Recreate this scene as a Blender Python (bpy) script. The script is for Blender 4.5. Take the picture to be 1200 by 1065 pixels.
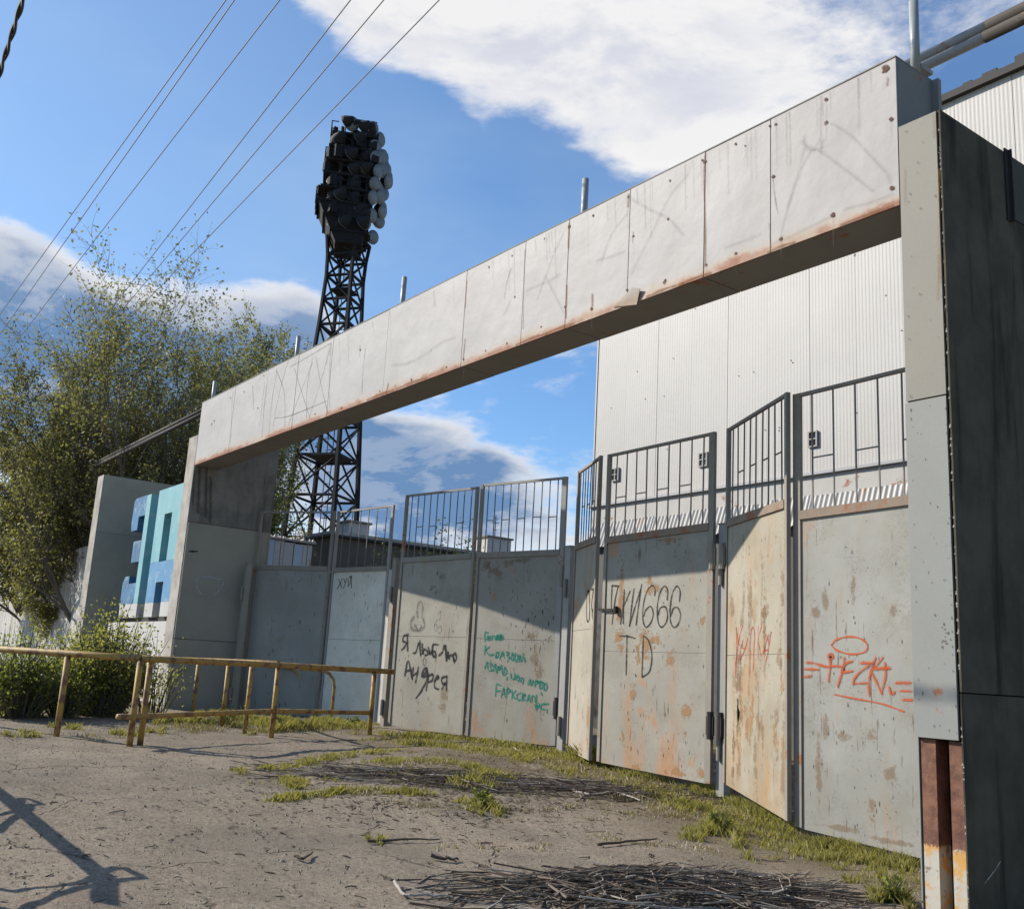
import bpy, math, random
import numpy as np
from mathutils import Vector, Matrix, Quaternion
random.seed(7); rng = np.random.default_rng(7)
for o in list(bpy.data.objects): bpy.data.objects.remove(o)
S = bpy.context.scene
COL = S.collection
# ---------------------------------------------------------------- camera (solved from the vanishing points of the gate)
EYE = Vector((0, 0, 1.6)); F = 1188.0; PW, PH = 1200.0, 1065.0
R3 = np.array([[0.59808913, -0.13789277, -0.78947766], [0.79950727, 0.17084765, 0.57584651], [0.05547533, -0.97560067, 0.2124284]])
cam = bpy.data.cameras.new('camera'); cam.lens = 36 * F / PW; cam.sensor_width = 36; cam.clip_end = 3000; cam.clip_start = .05
co = bpy.data.objects.new('camera', cam); COL.objects.link(co); S.camera = co
M = Matrix(((R3[0, 0], -R3[0, 1], -R3[0, 2], 0), (R3[1, 0], -R3[1, 1], -R3[1, 2], 0), (R3[2, 0], -R3[2, 1], -R3[2, 2], EYE.z), (0, 0, 0, 1)))
co.matrix_world = M
S.render.resolution_x = 1024; S.render.resolution_y = 908
S.view_settings.view_transform = 'Standard'; S.view_settings.look = 'None'
S.view_settings.exposure = 0.45; S.view_settings.gamma = 1.0; S.view_settings.use_curve_mapping = False
# ---------------------------------------------------------------- sun and sky
SUN_DIR = Vector((1.22, 1.0, -1.03)).normalized()
sl = bpy.data.lights.new('sun', 'SUN'); sl.energy = 5.0; sl.angle = math.radians(.5); sl.color = (1, .93, .82)
so = bpy.data.objects.new('sun', sl); COL.objects.link(so); so.location = (-20, -20, 30)
so.rotation_mode = 'QUATERNION'; so.rotation_quaternion = SUN_DIR.to_track_quat('-Z', 'Y')
SKY_STRENGTH = .075

def ray(px, py):
    v = R3 @ np.array([px - PW / 2, py - PH / 2, F]); return Vector(v)
def atZ(px, py, z): r = ray(px, py); return EYE + r * ((z - EYE.z) / r.z)
def atY(px, py, y): r = ray(px, py); return EYE + r * (y / r.y)
def atX(px, py, x): r = ray(px, py); return EYE + r * (x / r.x)

# ---------------------------------------------------------------- node helpers
def nd(t, typ, ins=None, **props):
    n = t.nodes.new(typ)
    for k, v in props.items(): setattr(n, k, v)
    for k, v in (ins or {}).items():
        if isinstance(v, bpy.types.NodeSocket): t.links.new(v, n.inputs[k])
        else: n.inputs[k].default_value = v
    return n
def col(c): return (c[0], c[1], c[2], 1.0) if len(c) == 3 else c
def mth(t, op, a, b=0.0, clamp=False):
    return nd(t, 'ShaderNodeMath', {0: a, 1: b}, operation=op, use_clamp=clamp).outputs[0]
def vm(t, op, a, b=(0, 0, 0)):
    n = nd(t, 'ShaderNodeVectorMath', {0: a, 1: b}, operation=op)
    return n.outputs['Value'] if op in ('DOT_PRODUCT', 'LENGTH') else n.outputs[0]
def mixc(t, f, a, b, blend='MIX'):
    n = t.nodes.new('ShaderNodeMix'); n.data_type = 'RGBA'; n.blend_type = blend
    for i, v in ((0, f), (6, a), (7, b)):
        if isinstance(v, bpy.types.NodeSocket): t.links.new(v, n.inputs[i])
        else: n.inputs[i].default_value = v if i == 0 else col(v)
    return n.outputs[2]
def mr(t, v, a, b, c=0.0, d=1.0, smooth=True):
    n = nd(t, 'ShaderNodeMapRange', {0: v, 1: a, 2: b, 3: c, 4: d}, clamp=True)
    if smooth: n.interpolation_type = 'SMOOTHSTEP'
    return n.outputs[0]
def noise(t, vec, scale, detail=4, rough=.55, dist=0.0):
    return nd(t, 'ShaderNodeTexNoise', {'Vector': vec, 'Scale': scale, 'Detail': detail, 'Roughness': rough, 'Distortion': dist}).outputs[0]
def voro(t, vec, scale, feature='F1', rnd=1.0):
    return nd(t, 'ShaderNodeTexVoronoi', {'Vector': vec, 'Scale': scale, 'Randomness': rnd}, feature=feature).outputs[0]
def mapping(t, vec, scale=(1, 1, 1), loc=(0, 0, 0)):
    return nd(t, 'ShaderNodeMapping', {'Vector': vec, 'Scale': scale, 'Location': loc}).outputs[0]
def newmat(name):
    m = bpy.data.materials.new(name); m.use_nodes = True; t = m.node_tree; t.nodes.clear(); return m, t
def finish(m, t, color, rough=.7, metal=0.0, height=None, bump=.3, dist=.01, alpha=None, spec=.5):
    ins = {'Base Color': color if isinstance(color, bpy.types.NodeSocket) else col(color), 'Roughness': rough, 'Metallic': metal, 'Specular IOR Level': spec}
    if height is not None:
        ins['Normal'] = nd(t, 'ShaderNodeBump', {'Height': height, 'Strength': bump, 'Distance': dist}).outputs[0]
    if alpha is not None: ins['Alpha'] = alpha
    b = nd(t, 'ShaderNodeBsdfPrincipled', ins)
    nd(t, 'ShaderNodeOutputMaterial', {'Surface': b.outputs[0]})
    return m
def coords(t, per_object=True):
    p = nd(t, 'ShaderNodeNewGeometry').outputs['Position']
    if not per_object: return p
    r = nd(t, 'ShaderNodeObjectInfo').outputs['Random']
    return vm(t, 'ADD', p, nd(t, 'ShaderNodeCombineXYZ', {0: mth(t, 'MULTIPLY', r, 37.), 1: mth(t, 'MULTIPLY', r, 91.), 2: mth(t, 'MULTIPLY', r, 0.)}).outputs[0])
def sepz(t, v): return nd(t, 'ShaderNodeSeparateXYZ', {0: v}).outputs[2]

# ---------------------------------------------------------------- world: Nishita sky with clouds by direction
def build_world():
    w = bpy.data.worlds.new('World'); S.world = w; w.use_nodes = True; t = w.node_tree; t.nodes.clear()
    sky = nd(t, 'ShaderNodeTexSky', sky_type='NISHITA', sun_disc=False, sun_elevation=math.radians(33.1), sun_rotation=math.radians(230.6), altitude=100, air_density=1.0, dust_density=.7, ozone_density=2.0).outputs[0]
    d = nd(t, 'ShaderNodeTexCoord').outputs['Generated']
    d = vm(t, 'NORMALIZE', d)
    # (px, py, radius px, weight): clouds seen in the photograph (+) and clear blue between them (-)
    blobs = [(430, 5, 70, .62), (350, -15, 60, .55), (520, 25, 80, .58), (600, 60, 60, .5), (520, -25, 110, .40), (650, 10, 100, .66), (740, 70, 80, .58), (820, 20, 140, .52), (960, 60, 140, .26), (790, 150, 50, .5), (1090, 30, 130, .20), (400, -40, 70, .45), (730, 195, 30, .25), (880, 150, 80, .3),
             (590, 262, 28, .34), (593, 135, 14, .36), (665, 428, 40, .50), (470, 552, 85, .72), (560, 548, 50, .55), (530, 615, 100, .55), (640, 612, 55, .42), (420, 525, 55, .6),
             (320, 400, 60, .75), (372, 392, 36, .6), (255, 425, 80, .68), (120, 450, 115, .75), (0, 330, 60, .75), (-60, 400, 130, .85), (60, 385, 60, .6), (330, 480, 80, .6),
             (480, 310, 110, -.95), (600, 400, 70, -.55), (540, 195, 95, -.8), (330, 190, 130, -.8), (150, 150, 150, -.75), (200, 290, 60, -.45), (660, 205, 50, -.55), (440, 120, 50, -.4), (680, 250, 60, -.4)]
    def blobsum(v):
        tot = None
        for px, py, r, wgt in blobs:
            c = ray(px, py).normalized(); k = (1.2 * F / r) ** 2
            e = mth(t, 'EXPONENT', nd(t, 'ShaderNodeMath', {0: vm(t, 'DOT_PRODUCT', v, tuple(c)), 1: k, 2: -k}, operation='MULTIPLY_ADD').outputs[0])
            tot = mth(t, 'MULTIPLY', e, wgt) if tot is None else nd(t, 'ShaderNodeMath', {0: e, 1: wgt, 2: tot}, operation='MULTIPLY_ADD').outputs[0]
        return tot
    def plane(v):
        pv = nd(t, 'ShaderNodeSeparateXYZ', {0: v}); z = mth(t, 'ADD', mth(t, 'MAXIMUM', pv.outputs[2], 0.0), .25)
        return nd(t, 'ShaderNodeCombineXYZ', {0: mth(t, 'DIVIDE', pv.outputs[0], z), 1: mth(t, 'DIVIDE', pv.outputs[1], z), 2: mth(t, 'MULTIPLY', pv.outputs[2], 2.2)}).outputs[0]
    q0 = plane(d); q1 = plane(vm(t, 'ADD', d, (-.016, -.01, .035)))
    warp = nd(t, 'ShaderNodeTexNoise', {'Vector': q0, 'Scale': 2.6, 'Detail': 4.0}).outputs['Color']
    wd = vm(t, 'NORMALIZE', vm(t, 'ADD', d, nd(t, 'ShaderNodeVectorMath', {0: vm(t, 'SUBTRACT', warp, (.5, .5, .5)), 3: .16}, operation='SCALE').outputs[0]))
    b0 = blobsum(wd)
    n0 = noise(t, q0, 3.6, 10, .62, .35); n1 = noise(t, q1, 3.6, 10, .62, .35); gen = mth(t, 'MULTIPLY', mth(t, 'SUBTRACT', noise(t, q0, .8, 2, .5), .53), .8)
    f0 = mth(t, 'ADD', mth(t, 'ADD', mth(t, 'MULTIPLY', mth(t, 'SUBTRACT', n0, .5), 2.2), b0), gen)
    mask = mr(t, mth(t, 'ADD', f0, mth(t, 'MULTIPLY', mth(t, 'SUBTRACT', noise(t, q0, 14, 6, .65), .5), .8)), .06, .80)
    lit = mr(t, mth(t, 'SUBTRACT', n0, n1), -.09, .11)       # thicker towards the light = shaded, thinner = bright rim
    thick = mr(t, mth(t, 'ADD', f0, mth(t, 'MULTIPLY', mth(t, 'SUBTRACT', noise(t, q0, 7.0, 6, .6), .5), .7)), .20, 1.35)
    low = mr(t, sepz(t, d), .46, .26)
    shade = mth(t, 'MULTIPLY', thick, mth(t, 'ADD', mth(t, 'MULTIPLY', mth(t, 'SUBTRACT', 1.0, lit), .5), mth(t, 'ADD', .14, mth(t, 'MULTIPLY', low, .68))), True)
    cc = mixc(t, shade, (9.3, 9.15, 9.05), mixc(t, low, (5.0, 5.5, 6.9), (1.5, 2.75, 4.9)))
    veil = mth(t, 'ADD', mr(t, noise(t, q0, 1.3, 5, .6), .40, .75, 0, .20), mr(t, vm(t, 'DOT_PRODUCT', d, tuple(ray(60, 240).normalized())), .90, 1.0, 0, .16))
    skyc = mixc(t, 1.0, sky, (1.12, 1.48, 1.80), 'MULTIPLY')
    skyc = mixc(t, veil, skyc, (5.6, 7.2, 8.2))
    c = mixc(t, mask, skyc, cc)
    bg = nd(t, 'ShaderNodeBackground', {'Color': c, 'Strength': SKY_STRENGTH})
    nd(t, 'ShaderNodeOutputWorld', {'Surface': bg.outputs[0]})
build_world()

# ---------------------------------------------------------------- mesh helpers
class MB:
    def __init__(s): s.v = []; s.f = []; s.uv = None
    def add(s, vs, fs):
        b = len(s.v); s.v.extend([tuple(p) for p in vs]); s.f.extend([tuple(i + b for i in f) for f in fs]); return s
    def box(s, x0, x1, y0, y1, z0, z1):
        return s.add([(x0, y0, z0), (x1, y0, z0), (x1, y1, z0), (x0, y1, z0), (x0, y0, z1), (x1, y0, z1), (x1, y1, z1), (x0, y1, z1)],
                     [(0, 3, 2, 1), (4, 5, 6, 7), (0, 1, 5, 4), (1, 2, 6, 5), (2, 3, 7, 6), (3, 0, 4, 7)])
    def beam(s, a, b, w, h, up=(0, 0, 1)):
        a = Vector(a); b = Vector(b); d = (b - a).normalized(); u = Vector(up)
        if abs(d.dot(u)) > .95: u = Vector((1, 0, 0))
        x = d.cross(u).normalized(); y = x.cross(d).normalized(); vs = []
        for p in (a, b):
            for i, j in ((-1, -1), (1, -1), (1, 1), (-1, 1)): vs.append(p + x * (i * w / 2) + y * (j * h / 2))
        return s.add(vs, [(0, 1, 2, 3), (7, 6, 5, 4), (0, 4, 5, 1), (1, 5, 6, 2), (2, 6, 7, 3), (3, 7, 4, 0)])
    def quadbox(s, p, n, th):      # slab: four corners p, pushed back along n
        n = Vector(n); a = [Vector(q) for q in p]; b = [q + n * th for q in a]
        return s.add(a + b, [(0, 1, 2, 3), (7, 6, 5, 4), (0, 4, 5, 1), (1, 5, 6, 2), (2, 6, 7, 3), (3, 7, 4, 0)])
    def tube(s, pts, r, n=6, cap=True):
        pts = [Vector(p) for p in pts]; rs = r if isinstance(r, (list, tuple)) else [r] * len(pts)
        b = len(s.v); px = None
        for i, p in enumerate(pts):
            d = (pts[min(i + 1, len(pts) - 1)] - pts[max(i - 1, 0)])
            d = d.normalized() if d.length > 1e-9 else Vector((0, 0, 1))
            if px is None: px = d.orthogonal().normalized()
            px = (px - d * px.dot(d)); px = px.normalized() if px.length > 1e-6 else d.orthogonal().normalized()
            py = d.cross(px)
            for k in range(n):
                a = 2 * math.pi * k / n; s.v.append(tuple(p + (px * math.cos(a) + py * math.sin(a)) * rs[i]))
        for i in range(len(pts) - 1):
            for k in range(n):
                k2 = (k + 1) % n; s.f.append((b + i * n + k, b + i * n + k2, b + (i + 1) * n + k2, b + (i + 1) * n + k))
        if cap and n > 2: s.f.append(tuple(b + k for k in range(n))[::-1]); s.f.append(tuple(b + (len(pts) - 1) * n + k for k in range(n)))
        return s
    def prism(s, prof, axis0, axis1):     # closed profile extruded from axis0 offset to axis1
        n = len(prof); a = [Vector(p) + Vector(axis0) for p in prof]; b = [Vector(p) + Vector(axis1) for p in prof]
        return s.add(a + b, [tuple(range(n))[::-1], tuple(range(n, 2 * n))] + [(i, (i + 1) % n, n + (i + 1) % n, n + i) for i in range(n)])
    def mesh(s, name, mat, off=Vector((0, 0, 0)), smooth=False):
        me = bpy.data.meshes.new(name); me.from_pydata([(x - off.x, y - off.y, z - off.z) for x, y, z in s.v], [], s.f)
        if mat: me.materials.append(mat)
        if smooth: me.polygons.foreach_set('use_smooth', [True] * len(me.polygons))
        me.update(); return me
    def build(s, name, mat, parent=None, smooth=False, at=None, label=None, kind=None):
        par = org(parent) if parent else Vector((0, 0, 0))
        base = Vector(at) if at is not None else par
        o = bpy.data.objects.new(name, s.mesh(name, mat, base, smooth)); COL.objects.link(o)
        if parent: o.parent = parent
        o.location = base - par
        if label: o['label'] = label
        if kind: o['kind'] = kind
        return o
def org(o):
    p = Vector(o.location)
    while o.parent: o = o.parent; p = p + Vector(o.location)
    return p
def thing(name, label, cat, loc, group=None):
    o = bpy.data.objects.new(name, None); COL.objects.link(o); o.location = loc; o.empty_display_size = .3
    o['label'] = label; o['category'] = cat
    if group: o['group'] = group
    return o
def tag(o, label, cat, group=None):
    o['label'] = label; o['category'] = cat
    if group: o['group'] = group
    return o
def inst(name, me, parent, loc, rot=None):
    o = bpy.data.objects.new(name, me); COL.objects.link(o); o.parent = parent; o.location = loc
    if rot is not None: o.rotation_mode = 'QUATERNION'; o.rotation_quaternion = rot
    return o
def smooth_pts(pts, n=5):
    if len(pts) < 3: return [tuple(p) for p in pts]
    P = [np.array(p, float) for p in pts]; P = [2 * P[0] - P[1]] + P + [2 * P[-1] - P[-2]]; out = []
    for i in range(1, len(P) - 2):
        for k in range(n):
            u = k / n; a, b, c, d = P[i - 1:i + 3]
            out.append(tuple(.5 * ((2 * b) + (c - a) * u + (2 * a - 5 * b + 4 * c - d) * u * u + (3 * b - a - 3 * c + d) * u ** 3)))
    out.append(tuple(P[-2])); return out
class Paint:          # flat paint strokes lying on a surface given by a pixel -> point function
    def __init__(s, surf, nrm, off=.002): s.surf = surf; s.n = Vector(nrm).normalized(); s.off = off; s.v = []; s.f = []; s.uv = []; s.k = 0
    def stroke(s, pts, wpx, smooth=True, taper=False):
        j0 = random.uniform(0, 6)
        q = [s.surf(*p) for p in (smooth_pts(pts) if smooth else pts)]
        o = s.off + .0003 * (s.k % 9); s.k += 1; n = len(q); L = 0; b = len(s.v)
        ext = (q[0] - q[1]).normalized() if n > 1 else Vector((0, 0, 1))
        dep = (q[0] - EYE).length / F; w = wpx * dep * .5
        q = [q[0] + (q[0] - q[1]).normalized() * w * .7] + q + [q[-1] + (q[-1] - q[-2]).normalized() * w * .7]; n = len(q)
        for i in range(n):
            d = (q[min(i + 1, n - 1)] - q[max(i - 1, 0)]).normalized(); x = s.n.cross(d).normalized()
            if i: L += (q[i] - q[i - 1]).length
            ww = w * (1 if 0 < i < n - 1 else .35) * ((1 - .6 * i / n) if taper else 1) * (.88 + .22 * math.sin(j0 + i * .8) * (wpx < 8))
            for sgn in (1, -1): s.v.append(q[i] + x * (sgn * ww) + s.n * o); s.uv.append((L * 4, .5 + .5 * sgn))
        for i in range(n - 1): s.f.append((b + 2 * i, b + 2 * i + 1, b + 2 * i + 3, b + 2 * i + 2))
        return s
    def dot(s, p, rpx, sx=1.0, sz=1.0):
        c = s.surf(*p); dep = (c - EYE).length / F; r = rpx * dep; o = s.off + .0003 * (s.k % 9); s.k += 1
        x = s.n.cross(Vector((0, 0, 1))).normalized(); z = x.cross(s.n); b = len(s.v); N = 12
        s.v.append(c + s.n * o); s.uv.append((c.x * 3 + c.z, .5))
        for i in range(N):
            a = 2 * math.pi * i / N; j = r * random.uniform(.65, 1.2)
            s.v.append(c + x * math.cos(a) * j * sx + z * math.sin(a) * j * sz + s.n * o); s.uv.append((c.x * 3 + c.z, 1.0))
        for i in range(N): s.f.append((b, b + 1 + i, b + 1 + (i + 1) % N))
        return s
    def build(s, name, mat, parent, label=None, kind=None):
        off = org(parent); me = bpy.data.meshes.new(name); me.from_pydata([tuple(p - off) for p in s.v], [], s.f); me.materials.append(mat)
        u = me.uv_layers.new(name='UVMap'); idx = [0] * len(me.loops); me.loops.foreach_get('vertex_index', idx)
        u.data.foreach_set('uv', [c for i in idx for c in s.uv[i]]); me.update()
        o = bpy.data.objects.new(name, me); COL.objects.link(o); o.parent = parent
        if label: o['label'] = label
        if kind: o['kind'] = kind
        return o
def planeL(a, b):     # vertical plane through two plan points
    n = Vector((-(b[1] - a[1]), b[0] - a[0], 0)).normalized()
    if n.dot(EYE - Vector((a[0], a[1], 0))) < 0: n = -n
    def f(px, py):
        r = ray(px, py); return EYE + r * ((Vector((a[0], a[1], 0)) - Vector((0, 0, 0))).dot(n) / r.dot(n))
    return f, n

# ---------------------------------------------------------------- materials
def m_spray(name, c, op=.9, soft=.55):
    m, t = newmat(name)
    uv = nd(t, 'ShaderNodeUVMap').outputs[0]; v = nd(t, 'ShaderNodeSeparateXYZ', {0: uv}).outputs[1]
    e = mth(t, 'SUBTRACT', 1.0, mth(t, 'ABSOLUTE', mth(t, 'MULTIPLY', mth(t, 'SUBTRACT', v, .5), 2.0)))
    p = coords(t, False); nz = noise(t, p, 14, 5, .65); n2 = noise(t, p, 90, 2, .6)
    a = mr(t, mth(t, 'ADD', e, mth(t, 'MULTIPLY', mth(t, 'SUBTRACT', n2, .5), .5)), .02, soft)
    a = mth(t, 'MULTIPLY', mth(t, 'MULTIPLY', a, op), mr(t, nz, .30, .52, .45, 1.0), True)
    return finish(m, t, col(c), .8, alpha=a, spec=.2)
def m_patch(name, c, op=.9, ns=11.0):
    m, t = newmat(name)
    v = nd(t, 'ShaderNodeSeparateXYZ', {0: nd(t, 'ShaderNodeUVMap').outputs[0]}).outputs[1]
    e = mth(t, 'SUBTRACT', 1.0, mth(t, 'ABSOLUTE', mth(t, 'MULTIPLY', mth(t, 'SUBTRACT', v, .5), 2.0)))
    p = coords(t, False); n = noise(t, p, ns, 7, .7); n2 = noise(t, p, 60, 3, .6)
    a = mr(t, mth(t, 'ADD', mth(t, 'MULTIPLY', mth(t, 'POWER', e, .6), .8), mth(t, 'MULTIPLY', mth(t, 'SUBTRACT', n, .5), 2.6)), .34, .80)
    a = mth(t, 'MULTIPLY', mth(t, 'MULTIPLY', a, op), mr(t, e, 0, .35))
    cc = mixc(t, n2, tuple(x * .7 for x in c), tuple(x * 1.3 for x in c))
    return finish(m, t, cc, .85, alpha=a, spec=.2)
def m_plain(name, c, rough=.7, metal=0.0, var=.25, scale=3.0, rust=0.0, bump=.15, rustc=(.16, .06, .025), streak=1.0, fine=40):
    m, t = newmat(name); p = coords(t)
    n = noise(t, p, scale, 6, .6); n2 = noise(t, p, fine, 3, .6)
    k = mth(t, 'ADD', 1 - var, mth(t, 'MULTIPLY', mth(t, 'ADD', n, mth(t, 'MULTIPLY', n2, .4)), var * 1.45))
    c0 = nd(t, 'ShaderNodeVectorMath', {0: tuple(c), 3: k}, operation='SCALE').outputs[0]
    if rust > 0:
        q = mapping(t, p, (1, 1, streak)); rn = noise(t, q, 2.6, 8, .68)
        f = mr(t, rn, .66 - .32 * rust, .72 - .30 * rust)
        rc = mixc(t, n2, rustc, tuple(x * 2.1 for x in rustc))
        c0 = mixc(t, f, c0, rc)
    h = mth(t, 'ADD', mth(t, 'MULTIPLY', n, .6), mth(t, 'MULTIPLY', n2, .4))
    return finish(m, t, c0, rough, metal, h, bump, .01)
def m_gate(name, base, amt, seed, orange=(.37, .18, .07), bottom=.47, grime=1.0):
    m, t = newmat(name); p = mapping(t, coords(t, False), (1, 1, 1), (seed * 3.7, seed * 1.3, 0)); z = sepz(t, coords(t, False))
    big = noise(t, p, .9, 5, .6); mid = noise(t, p, 3.2, 6, .62); fin = noise(t, p, 45, 3, .6)
    c = mixc(t, mr(t, big, .3, .7), tuple(x * .86 for x in base), tuple(min(1, x * 1.12) for x in base))
    c = mixc(t, mr(t, noise(t, p, 1.6, 7, .7), .48, .70, 0, .55 * grime), c, tuple(x * .62 for x in base))
    c = mixc(t, mr(t, mid, .35, .75, 0, .45), c, (base[0] * 1.02, base[1] * .98, base[2] * .85))
    # rust showing through as vertical stains and patches, stronger near the foot
    st = noise(t, mapping(t, p, (2.6, 2.6, .55)), 1.0, 7, .66); pa = noise(t, mapping(t, p, (1, 1, .8)), 1.5, 7, .62)
    foot = mr(t, z, bottom + .75, bottom - .05, 0, .16); nar = mth(t, 'ADD', st, mth(t, 'MULTIPLY', foot, .5))
    f1 = mr(t, nar, .63 - .14 * amt, .82 - .14 * amt, 0, .95)
    f2 = mr(t, pa, .66 - .12 * amt, .71 - .10 * amt, 0, .8)
    oc = mixc(t, mr(t, mid, .3, .7), orange, (orange[0] * .8, orange[1] * .95, orange[2] * 1.3))
    c = mixc(t, mth(t, 'MULTIPLY', f1, .85), c, oc); c = mixc(t, mth(t, 'MULTIPLY', f2, mr(t, fin, .25, .55)), c, oc)
    # flaking cracks and dark drips
    cr = voro(t, vm(t, 'ADD', p, nd(t, 'ShaderNodeTexNoise', {'Vector': p, 'Scale': 6.0, 'Detail': 3.0}).outputs['Color']), 5.5, 'DISTANCE_TO_EDGE')
    crm = mth(t, 'MULTIPLY', mr(t, cr, .016, .0), mr(t, noise(t, p, 2.2, 4, .6), .44, .58))
    dr = noise(t, mapping(t, p, (22, 22, 2.0)), 1.0, 3, .6); sp = noise(t, p, 30, 2, .5)
    drm = mth(t, 'MULTIPLY', mr(t, dr, .62, .70), mr(t, noise(t, p, 1.7, 4, .6), .42, .60, 0, .85 * grime))
    spm = mth(t, 'MULTIPLY', mr(t, sp, .70, .76), mr(t, mid, .42, .6, 0, .8 * grime))
    dk = mth(t, 'MAXIMUM', mth(t, 'MULTIPLY', crm, .75), mth(t, 'MAXIMUM', drm, spm))
    c = mixc(t, dk, c, (.10, .065, .04))
    h = mth(t, 'SUBTRACT', mth(t, 'MULTIPLY', mid, .5), mth(t, 'ADD', mth(t, 'MULTIPLY', dk, .6), mth(t, 'MULTIPLY', fin, .12)))
    return finish(m, t, c, .62, 0, h, .35, .012, spec=.35)
def m_beam():
    m, t = newmat('beam_white_paint'); p = coords(t, False); pr = coords(t); z = sepz(t, p)
    big = noise(t, pr, .8, 5, .6); mid = noise(t, pr, 4, 6, .62); fin = noise(t, p, 60, 3, .6)
    c = mixc(t, mr(t, big, .3, .7), (0.299, 0.282, 0.270), (0.342, 0.325, 0.315))
    c = mixc(t, mr(t, noise(t, mapping(t, pr, (3, 3, .6)), 1.0, 6, .65), .5, .8, 0, .35), c, (0.252, 0.240, 0.216))
    e = noise(t, mapping(t, p, (1.6, 1.6, 2.5)), 2.0, 8, .72)
    lo = mr(t, mth(t, 'SUBTRACT', z, mth(t, 'MULTIPLY', e, .26)), 5.765, 5.675)
    c = mixc(t, mth(t, 'MULTIPLY', mr(t, mth(t, 'SUBTRACT', z, mth(t, 'MULTIPLY', e, .30)), 5.82, 5.67), .75), c, (.36, .26, .17))
    c = mixc(t, mth(t, 'MULTIPLY', lo, mr(t, noise(t, p, .9, 4, .6), .30, .50)), c, mixc(t, mid, (.30, .10, .035), (.12, .04, .018)))
    sp = mth(t, 'MULTIPLY', mr(t, noise(t, p, 26, 2, .5), .72, .77), mr(t, mid, .45, .6, 0, .7))
    c = mixc(t, sp, c, (.15, .10, .07))
    h = mth(t, 'ADD', mth(t, 'MULTIPLY', noise(t, pr, 1.6, 4, .5), 1.0), mth(t, 'MULTIPLY', mid, .12))
    return finish(m, t, c, .6, 0, h, .42, .05, spec=.3)
def m_concrete(name, c, stain=.5, dark=(.05, .048, .042)):
    m, t = newmat(name); p = coords(t); mid = noise(t, p, 2.2, 8, .65); fin = noise(t, p, 40, 4, .65)
    cc = mixc(t, mr(t, mid, .3, .72), tuple(x * .72 for x in c), tuple(x * 1.18 for x in c))
    st = noise(t, mapping(t, p, (5, 5, .5)), 1.0, 6, .62)
    cc = mixc(t, mr(t, st, .50, .72, 0, stain), cc, dark)
    pit = mr(t, noise(t, p, 70, 2, .5), .68, .76)
    cc = mixc(t, mth(t, 'MULTIPLY', pit, .4), cc, tuple(x * .45 for x in c))
    return finish(m, t, cc, .9, 0, mth(t, 'SUBTRACT', mth(t, 'ADD', mth(t, 'MULTIPLY', mid, .6), mth(t, 'MULTIPLY', fin, .3)), mth(t, 'MULTIPLY', pit, .5)), .5, .015, spec=.2)
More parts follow.
